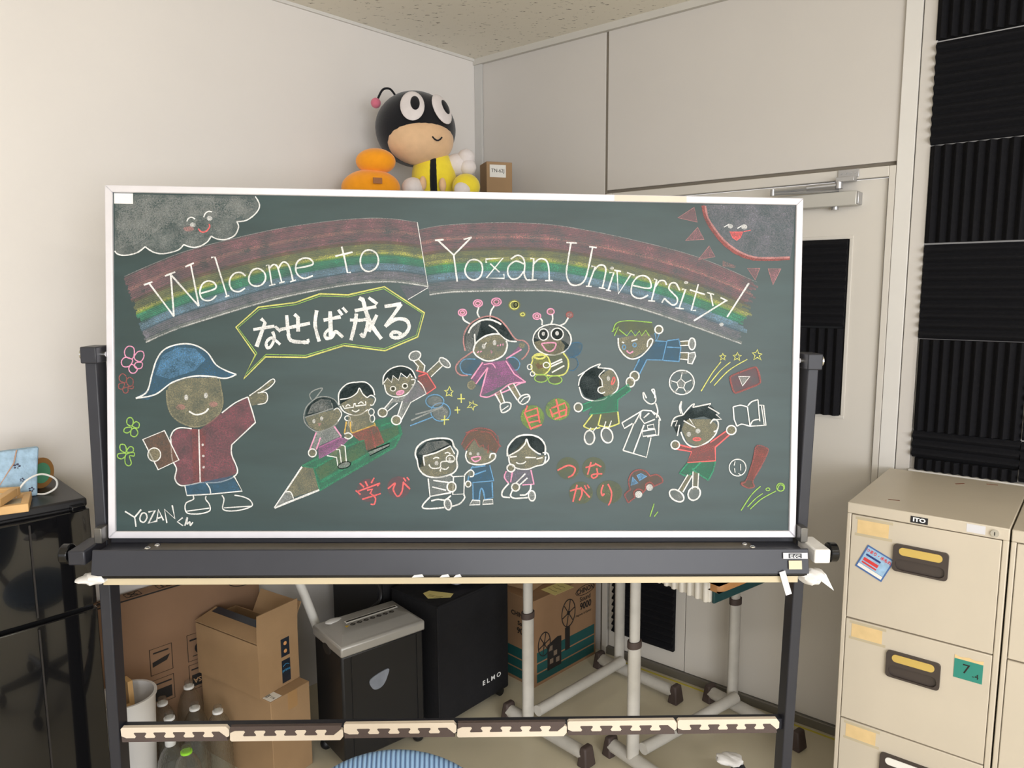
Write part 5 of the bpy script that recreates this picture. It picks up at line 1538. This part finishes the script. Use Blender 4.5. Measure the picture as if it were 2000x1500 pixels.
# ---------------------------------------------------------------- cardboard boxes, big flat carton, bottles, bin
t = thing('cardboard_box', None, M=at(0.395, 1.500, 0, 0.10), label='closed plain cardboard box with a white shipping label, lower of two stacked boxes', cat='box')
q = MB(); q.box2((-0.385, 0, 0), (0, 0.165, 0.312)); lbx = q.build('box_body', M_CARD, t, bevel=0.002)
q = MB(); q.box2((0, 0.07, 0.25), (0.0006, 0.11, 0.312)); q.build('packing_tape', mat('tape_brown', (170, 134, 92), 0.3, var=0.05), lbx)
q = MB(); q.box2((-0.085, 0.004, 0.3122), (-0.005, 0.05, 0.3130)); sl = q.build('shipping_label', M_PAPER, t)
for k in range(7): q = MB(); q.box2((-0.075 + k * 0.006, 0.012, 0.3131), (-0.072 + k * 0.006, 0.032, 0.3134)); q.build('bar', M_INK, sl)
text_mesh('116', 0.014, 'lettering', M_INK, sl, Matrix.Translation((-0.020, 0.024, 0.3133)))
t = thing('open_cardboard_box', None, M=at(0.350, 1.510, 0.3135, 0.12), label='open cardboard box with black printed tape, stacked on the plain box', cat='box')
bw, bd, bh = 0.335, 0.170, 0.188; th = 0.004
q = MB(); q.box2((-bw, 0, 0), (0, bd, th)); q.box2((-bw, 0, th), (0, th, bh)); q.box2((-bw, bd - th, th), (0, bd, bh)); q.box2((-bw, th, th), (-bw + th, bd - th, bh)); q.box2((-th, th, th), (0, bd - th, bh)); obx = q.build('box_body', M_CARD, t)
q = MB(); q.box((0, 0, 0), (bw, bd * 0.52, th)); q.build('flap', M_CARD, t, M=Matrix.Translation((-bw / 2, bd * 0.25, bh + 0.016)) @ Matrix.Rotation(0.22, 4, 'X'))
q = MB(); q.box((0, 0, 0.0022), (bw * 0.92, 0.030, 0.0006)); tp = q.build('printed_tape', mat('tape_navy', (38, 44, 54), 0.3, var=0.1, scale=50), t, M=Matrix.Translation((-bw / 2, bd * 0.43, bh + 0.0235)) @ Matrix.Rotation(0.22, 4, 'X'))
q = MB(); q.box2((-th, 0.0, 0), (0, bd, 0.105)); q.build('flap', M_CARD, t, M=Matrix.Translation((0, 0, bh)) @ Matrix.Rotation(0.06, 4, 'Y'))
q = MB(); q.box2((-bw + 0.10, 0, 0), (-0.02, th, 0.085)); q.build('flap', M_CARD, t, M=Matrix.Translation((0, bd - th, bh)) @ Matrix.Rotation(-0.5, 4, 'X'))
for y0, z0, z1 in ((0.095, 0.105, 0.170), (0.095, 0.010, 0.092)):
    q = MB(); q.box2((0, y0, z0), (0.0007, y0 + 0.036, z1)); lb = q.build('printed_tape', mat('tape_navy', (38, 44, 54), 0.3), obx)
    if z0 < 0.05:
        text_mesh('prime', 0.0145, 'lettering', mat('print_blue', (70, 150, 200), 0.4, var=0), lb, face_M((0.0010, y0 + 0.018, z0 + 0.045), FY, FZ))
        q = MB(); q.tube(catmull([(0.0011, y0 + 0.005 + i * 0.0065, z0 + 0.060 + 0.006 * math.sin(i * math.pi / 4)) for i in range(5)]), 0.001, 5); q.build('swoosh', mat('print_blue', (70, 150, 200), 0.4), lb)
    else:
        for k in range(2): q = MB(); q.ball((0.0009, y0 + 0.018, z0 + 0.018 + k * 0.028), (0.0006, 0.007, 0.007), 12, 8); q.build('print_mark', mat('print_tan', (206, 150, 96), 0.5), lb)
text_mesh('TA-8910', 0.016, 'lettering', M_INK, t, Matrix.Translation((-0.10, 0.040, bh + 0.0145)) @ Matrix.Rotation(0.22, 4, 'X') @ Matrix.Rotation(math.pi, 4, 'Z'), sx=0.8)

t = thing('flat_carton', None, M=Matrix.Translation(WL(1.90, 0.072)) @ Matrix.Rotation(THL, 4, 'Z'), label='large flat brown display carton standing against the left wall', cat='box')
fw_, fh = 0.62, 0.645
q = MB(); q.box2((0, 0, 0), (fw_, 0.058, fh)); fc = q.build('carton_body', mat('cardboard_dark', (136, 106, 82), 0.85, var=0.06, scale=5), t, bevel=0.002)
q = MB(); q.box2((0.0, -0.0008, fh - 0.006), (fw_, 0.0, fh - 0.001)); q.build('edge_print', M_INK, fc)
def symbol(x, y, kind):
    M0 = Matrix.Translation((x, y, fh + 0.0006)); q = MB()
    q.tube([(-0.024, -0.018, 0), (0.024, -0.018, 0), (0.024, 0.018, 0), (-0.024, 0.018, 0)], 0.0012, 4, closed=True)
    if kind == 0: q.tube([(-0.012, -0.012, 0), (0.012, 0.012, 0)], 0.002, 4); q.tube([(-0.012, 0.012, 0), (0.012, -0.012, 0)], 0.002, 4)
    if kind == 1: q.box((-0.007, 0, 0), (0.005, 0.024, 0.001)); q.box((0.007, 0, 0), (0.005, 0.024, 0.001))
    if kind == 2: q.prism([(-0.014, -0.008), (0.014, -0.008), (0, 0.010)], 'z', -0.0004, 0.0006)
    q.build('handling_symbol', M_INK, fc, M=M0)
for i, k in enumerate((2, 0, 1, 2, 0)): symbol(0.07 + i * 0.105, 0.029, k)
def fmark(x, z, w, h_, kind):
    q = MB(); q.tube([(x, -0.0006, z), (x + w, -0.0006, z), (x + w, -0.0006, z + h_), (x, -0.0006, z + h_)], 0.0014, 4, closed=True)
    if kind == 'ball': q.cyl((x + w * 0.55, 0, z + h_ * 0.42), (x + w * 0.55, -0.0012, z + h_ * 0.42), h_ * 0.22, 16); q.box((x + w * 0.5, -0.0006, z + h_ * 0.16), (w * 0.6, 0.001, 0.003)); q.box((x + w * 0.45, -0.0006, z + h_ * 0.78), (w * 0.7, 0.001, 0.006))
    if kind == 'knife': q.prism([(x + w * 0.1, z + h_ * 0.3), (x + w * 0.75, z + h_ * 0.42), (x + w * 0.9, z + h_ * 0.62), (x + w * 0.1, z + h_ * 0.48)], 'y', -0.0012, 0); q.box((x + w * 0.5, -0.0006, z + h_ * 0.82), (w * 0.7, 0.001, 0.005))
    if kind == 'vesa': q.box((x + w * 0.5, -0.0006, z + h_ * 0.35), (w * 0.78, 0.0012, h_ * 0.46)); q.box((x + w * 0.5, -0.0006, z + h_ * 0.80), (w * 0.8, 0.001, 0.005))
    return q.build('printed_mark', M_INK, fc)
fmark(0.205, 0.345, 0.075, 0.095, 'knife'); fmark(0.335, 0.345, 0.085, 0.100, 'ball'); vm = fmark(0.335, 0.235, 0.085, 0.095, 'vesa'); fmark(0.205, 0.235, 0.075, 0.090, 'vesa')
text_mesh('VESA', 0.026, 'lettering', mat('print_tan2', (176, 140, 104), 0.7, var=0), fc, face_M((0.3775, -0.0016, 0.268), FX, FZ) @ Matrix.Rotation(math.pi, 4, 'Z'), bold=0.0004)
q = MB(); q.tube([(0.57 + 0.075 * math.cos(a), -0.0006, 0.60 + 0.035 * math.sin(a)) for a in [i * math.pi / 12 for i in range(24)]], 0.0014, 4, closed=True); q.build('printed_mark', M_INK, fc)
for dx, dz, l in ((0.30, 0.0, 0.105), (0.335, 0.0265, 0.07)):
    t = thing('wood_block', None, M=Matrix.Translation(WL(1.90 - dx, 0.068, fh + 0.0005 + dz)) @ Matrix.Rotation(THL + 0.06, 4, 'Z'), label='longer pale wood offcut lying on the flat carton' if dz == 0 else 'shorter pale wood offcut lying on top of the longer offcut', cat='wood', group='wood offcuts on the flat carton')
    q = MB(); q.box2((0, 0, 0), (l, 0.05, 0.026)); q.build('block', M_WOOD, t, bevel=0.002)

def pet_material():
    m = bpy.data.materials.new('pet_clear'); m.use_nodes = True; nt = m.node_tree; nt.nodes.remove(nt.nodes['Principled BSDF'])
    t_ = nt.nodes.new('ShaderNodeBsdfTransparent'); t_.inputs['Color'].default_value = (0.93, 0.95, 0.95, 1)
    g_ = nt.nodes.new('ShaderNodeBsdfGlossy'); g_.inputs['Roughness'].default_value = 0.08
    f_ = nt.nodes.new('ShaderNodeLayerWeight'); f_.inputs['Blend'].default_value = 0.25
    n_ = nt.nodes.new('ShaderNodeTexNoise'); n_.inputs['Scale'].default_value = 18
    bp = nt.nodes.new('ShaderNodeBump'); bp.inputs['Strength'].default_value = 0.5; bp.inputs['Distance'].default_value = 0.01
    nt.links.new(n_.outputs['Fac'], bp.inputs['Height']); nt.links.new(bp.outputs['Normal'], g_.inputs['Normal']); nt.links.new(bp.outputs['Normal'], f_.inputs['Normal'])
    mx = nt.nodes.new('ShaderNodeMixShader'); nt.links.new(f_.outputs['Facing'], mx.inputs[0]); nt.links.new(t_.outputs[0], mx.inputs[1]); nt.links.new(g_.outputs[0], mx.inputs[2])
    nt.links.new(mx.outputs[0], nt.nodes['Material Output'].inputs['Surface'])
    return m
M_PET = pet_material()
M_RING = mat('cap_ring', (226, 226, 224), 0.4, var=0)
prof = [(0.030, 0.0), (0.040, 0.006), (0.043, 0.02)] + [(0.043 - 0.0022 * (k % 2), 0.035 + 0.012 * k) for k in range(11)] + [(0.043, 0.175), (0.040, 0.200), (0.030, 0.228), (0.017, 0.248), (0.0135, 0.256), (0.0135, 0.275)]
def bottle_mesh():
    q = MB(); q.lathe(prof, 20); inner = [(max(r - 0.0012, 0.002), z + (0.0015 if i == 0 else 0)) for i, (r, z) in enumerate(prof)]
    return q
b0 = None
BT = [(0.040, 1.695, 0.29, 'clear empty bottle beside the white bin'), (0.130, 1.715, 0.28, 'clear empty ribbed bottle in front of the flat carton'), (0.232, 1.762, 0.25, 'clear bottle with a frosted white cap'), (0.040, 1.600, 0.31, 'tallest clear empty bottle by the stacked cardboard boxes'),
      (0.125, 1.625, 0.27, 'clear empty bottle behind another in the bottle group'), (0.222, 1.674, 0.265, 'clear empty bottle in the middle of the bottle group'), (0.205, 1.585, 0.27, 'clear empty bottle touching the lower cardboard box side'), (0.322, 1.755, 0.26, 'clear bottle with a bright green cap ring')]
for i, (s_, o_, hgt, lb) in enumerate(BT):
    t = thing('plastic_bottle', None, M=at(s_, o_, 0.0005, i * 0.7), label=lb, cat='bottle', group='empty plastic bottles on the floor'); k = hgt / 0.275
    if b0 is None: b0 = bottle_mesh().build('bottle_body', M_PET, t); ob = b0
    else: ob = bpy.data.objects.new('bottle_body', b0.data); COL.objects.link(ob); ob.parent = t
    ob.scale = (1, 1, k)
    q = MB(); zz = 0.254 * k
    if i == 2: q.lathe([(0.0155, zz), (0.0165, zz + 0.003), (0.0165, zz + 0.020), (0.014, zz + 0.024), (0.0, zz + 0.024)], 16); q.build('cap', mat('cap_frost', (214, 214, 212), 0.5), t)
    else: q.lathe([(0.0138, zz - 0.004), (0.0175, zz - 0.003), (0.0175, zz + 0.004), (0.0138, zz + 0.005)], 16); q.build('cap_ring', mat('cap_green', (150, 220, 60), 0.4) if i == 7 else M_RING, t)
t = thing('waste_bin', None, M=at(0.130, 1.845, 0.0), label='white round plastic bin holding wood offcuts beside the refrigerator', cat='bin')
q = MB(); q.lathe([(0.064, 0.0), (0.068, 0.004), (0.085, 0.395), (0.090, 0.397), (0.090, 0.405), (0.082, 0.405), (0.066, 0.012), (0.0, 0.010)], 32); q.build('bin_body', mat('bin_white', (214, 212, 210), 0.4, var=0.02), t)
for i, (x, y, l, tx, ty, lb) in enumerate(((-0.028, 0.028, 0.43, 0.02, 0.03, 'tallest pale wood plank sticking out of the white bin'), (0.030, 0.010, 0.36, -0.02, 0.03, 'short wood stick inside the white bin by its far rim'), (-0.010, -0.038, 0.37, 0.0, -0.03, 'wood offcut inside the white bin by its near rim'))):
    o = thing('wood_offcut', None, M=at(0.130, 1.845, 0.013) @ Matrix.Translation((x, y, 0.0)) @ Matrix.Rotation(tx, 4, 'Y') @ Matrix.Rotation(ty, 4, 'X'), label=lb, cat='wood', group='wood offcuts in the bin')
    q = MB(); q.box2((-0.022, -0.008, 0), (0.022, 0.008, l)); q.build('plank', M_WOOD, o, bevel=0.0015)

# ---------------------------------------------------------------- refrigerator and the things on it
FRP = Vector((-1.168, 1.965, 0.0)); FRM = Matrix.Translation(FRP) @ Matrix.Rotation(THL - 0.05, 4, 'Z')
t = thing('refrigerator', None, M=FRM, label='glossy black two door refrigerator at the left wall', cat='refrigerator')
MFR = mat('fridge_black', (15, 15, 17), 0.10, var=0.0, coat=0.5); MFS = mat('fridge_top', (34, 33, 34), 0.4, var=0.06)
q = MB(); q.box2((-0.50, 0.035, 0.02), (-0.004, 0.40, 1.085)); fb = q.build('body', MFS, t, bevel=0.004)
q = MB(); q.box2((-0.505, 0.03, 1.080), (0.0, 0.405, 1.105)); q.build('top_panel', MFS, t, bevel=0.006)
for z0, z1 in ((0.06, 0.790), (0.803, 1.078)):
    P = []
    for i in range(13): u = i / 12; P.append((-0.505 + 0.505 * u, 0.012 - 0.020 * math.sin(math.pi * u) ** 0.6 if 0 < u < 1 else 0.014))
    P = P + [(0.0, 0.034), (-0.505, 0.034)]
    q = MB(); q.prism(P, 'z', z0, z1); dr = q.build('door', MFR, t, bevel=0.003)
    q = MB(); q.box2((-0.150, -0.0105, z0 + 0.01), (-0.146, -0.006, z1 - 0.01)); q.build('door_groove', M_INK, dr)
q = MB(); q.box2((-0.045, 0.0, 1.079), (-0.012, 0.035, 1.092)); q.build('hinge', M_BLKG, t, bevel=0.002)
ft = 1.1055
def onf(x, y, z=0.0, r=0.0): return FRM @ Matrix.Translation((x, y, ft + z)) @ Matrix.Rotation(r, 4, 'Z')
t = thing('cloth_stand', None, M=onf(-0.150, 0.175, 0, -0.05), label='pale blue flower patterned cloth covered stand on the refrigerator', cat='stand')
MCL = mat('cloth_blue', (158, 186, 208), 0.9, var=0.22, scale=46, bump=0.3, bscale=90)
q = MB()
vs = []
for z, x0, x1, y0, y1 in ((0, -0.062, 0.058, -0.022, 0.030), (0.06, -0.055, 0.064, -0.012, 0.030), (0.122, -0.040, 0.074, 0.004, 0.032), (0.132, -0.038, 0.076, 0.006, 0.032)): vs += [(x0, y0, z), (x1, y0, z), (x1, y1, z), (x0, y1, z)]
q.add(vs, [(i * 4 + k, i * 4 + (k + 1) % 4, (i + 1) * 4 + (k + 1) % 4, (i + 1) * 4 + k) for i in range(3) for k in range(4)] + [(0, 1, 2, 3), (12, 13, 14, 15)]); q.build('cloth_cover', MCL, t, bevel=0.004)
q = MB(); q.tube([(0.022, 0.002, 0.133), (0.012, -0.004, 0.098), (-0.022, -0.012, 0.050), (-0.050, -0.020, 0.012)], 0.0028, 6, flat=0.6); q.build('elastic_band', mat('band_tan', (190, 150, 124), 0.7), t)
MFL = mat('print_flower', (74, 72, 92), 0.9, var=0)
for x, z, r in ((0.018, 0.088, 0.006), (-0.030, 0.095, 0.005), (-0.045, 0.062, 0.006), (0.026, 0.050, 0.004), (0.045, 0.020, 0.005), (-0.015, 0.025, 0.004)):
    yy = -0.022 + (z / 0.06 * 0.010 if z < 0.06 else 0.010 + (z - 0.06) / 0.062 * 0.016)
    q = MB()
    for k in range(5): q.ball((x + r * math.cos(k * 1.257), yy - 0.0005, z + r * math.sin(k * 1.257)), (r * 0.55, 0.0012, r * 0.45), 8, 6)
    q.build('printed_flower', MFL, t)
t = thing('tape_roll', None, M=onf(-0.075, 0.250, 0, 0.6), label='brown tape roll with a green core behind the cloth covered stand', cat='tape')
q = MB(); q.cyl((0, -0.022, 0.045), (0, 0.022, 0.045), 0.045, 28); q.build('tape', mat('tape_roll_brown', (160, 116, 66), 0.35, var=0.08), t)
q = MB(); q.cyl((0, -0.0235, 0.045), (0, 0.0235, 0.045), 0.030, 24); q.build('core', mat('core_green', (88, 156, 120), 0.5), t)
t = thing('charging_cable', None, M=onf(0, 0), label='white charging cable looping over the cloth covered stand', cat='cable')
q = MB(); q.tube(catmull([(-0.150, 0.118, 0.014), (-0.146, 0.112, 0.030), (-0.122, 0.110, 0.058), (-0.085, 0.120, 0.066), (-0.052, 0.125, 0.045), (-0.050, 0.135, 0.018), (-0.075, 0.140, 0.004), (-0.095, 0.16, 0.003)], n=8), 0.0027, 8); q.build('cable_run', M_PAPER, t)
q = MB(); q.box((-0.156, 0.122, 0.010), (0.012, 0.008, 0.018)); q.build('plug', M_PAPER, t, bevel=0.001)
t = thing('coiled_cable', None, M=onf(0, 0), label='white cable coil beside the cloth covered stand on the refrigerator', cat='cable')
q = MB(); q.tube([(-0.265 + (0.045 - 0.001 * i) * math.cos(i * 0.42), 0.23 + 0.03 * math.sin(i * 0.42), 0.005 + 0.055 * (0.5 + 0.5 * math.sin(i * 0.42 + 0.6))) for i in range(34)], 0.0027, 8); q.build('cable_run', M_PAPER, t)
for i, (x, y, r, z, lb) in enumerate(((-0.235, 0.085, -0.25, 0.0, 'lower pale wooden frame lying on the refrigerator top'), (-0.270, 0.105, -0.55, 0.0225, 'upper pale wooden frame lying across the other frame'))):
    t = thing('wooden_frame', None, M=onf(x, y, z, r), label=lb, cat='frame', group='wooden frames on the refrigerator')
    for a, b in (((-0.11, -0.07), (0.11, -0.052)), ((-0.11, 0.052), (0.11, 0.07)), ((-0.11, -0.052), (-0.092, 0.052)), ((0.092, -0.052), (0.11, 0.052))):
        q = MB(); q.box2((a[0], a[1], 0), (b[0], b[1], 0.022)); q.build('frame_rail', M_WOOD, t, bevel=0.002)
    q = MB(); q.box2((-0.092, -0.052, 0.006), (0.092, 0.052, 0.010)); q.build('backing', mat('frame_back', (214, 204, 180), 0.7), t)

# ---------------------------------------------------------------- office chair in front (only the top of its back is in view)
t = thing('office_chair', (-0.185, 1.02, 0), math.radians(4), 'office chair with a ribbed blue knit backrest in front of the chalkboard', 'chair')
def knit():
    m = bpy.data.materials.new('blue_knit'); m.use_nodes = True; nt = m.node_tree; b = nt.nodes['Principled BSDF']; b.inputs['Roughness'].default_value = 0.9
    tc = nt.nodes.new('ShaderNodeTexCoord'); wv = nt.nodes.new('ShaderNodeTexWave'); wv.wave_type = 'BANDS'; wv.bands_direction = 'X'; wv.inputs['Scale'].default_value = 44; wv.inputs['Distortion'].default_value = 0.6
    nt.links.new(tc.outputs['Object'], wv.inputs['Vector'])
    r = nt.nodes.new('ShaderNodeValToRGB'); r.color_ramp.elements[0].color = lin((52, 74, 104)) + (1,); r.color_ramp.elements[1].color = lin((108, 136, 164)) + (1,); r.color_ramp.elements[0].position = 0.1; r.color_ramp.elements[1].position = 0.5
    nt.links.new(wv.outputs['Color'], r.inputs['Fac']); nt.links.new(r.outputs['Color'], b.inputs['Base Color'])
    bp = nt.nodes.new('ShaderNodeBump'); bp.inputs['Strength'].default_value = 0.6; bp.inputs['Distance'].default_value = 0.004; nt.links.new(wv.outputs['Color'], bp.inputs['Height']); nt.links.new(bp.outputs['Normal'], b.inputs['Normal'])
    return m
KN = knit()
q = MB(); q.ball((0, 0, 0.758), (0.192, 0.045, 0.232), 40, 30, fn=lambda p: (p.x, p.y + 0.5 * p.x * p.x, p.z)); q.build('backrest', KN, t)
q = MB(); q.ball((0, 0.26, 0.47), (0.23, 0.22, 0.045), 32, 16); q.build('seat', KN, t)
q = MB(); q.tube([(0, 0.02, 0.62), (0, -0.04, 0.50), (0, 0.10, 0.41), (0, 0.24, 0.41)], 0.018, 10); q.build('back_support', M_BLACKPL, t)
q = MB(); q.cyl((0, 0.25, 0.10), (0, 0.25, 0.43), 0.025, 16); q.build('gas_post', M_BLACKPL, t)
for k in range(5):
    a = k * 2 * math.pi / 5 + 0.3; e = (0.28 * math.cos(a), 0.25 + 0.28 * math.sin(a))
    q = MB(); q.tube([(0, 0.25, 0.11), (e[0], e[1], 0.07)], [0.026, 0.016], 10); sp = q.build('base_arm', M_BLACKPL, t)
    q = MB(); q.cyl((e[0] - 0.012, e[1], 0.027), (e[0] + 0.012, e[1], 0.027), 0.027, 16); q.build('caster', M_BLACKPL, sp)
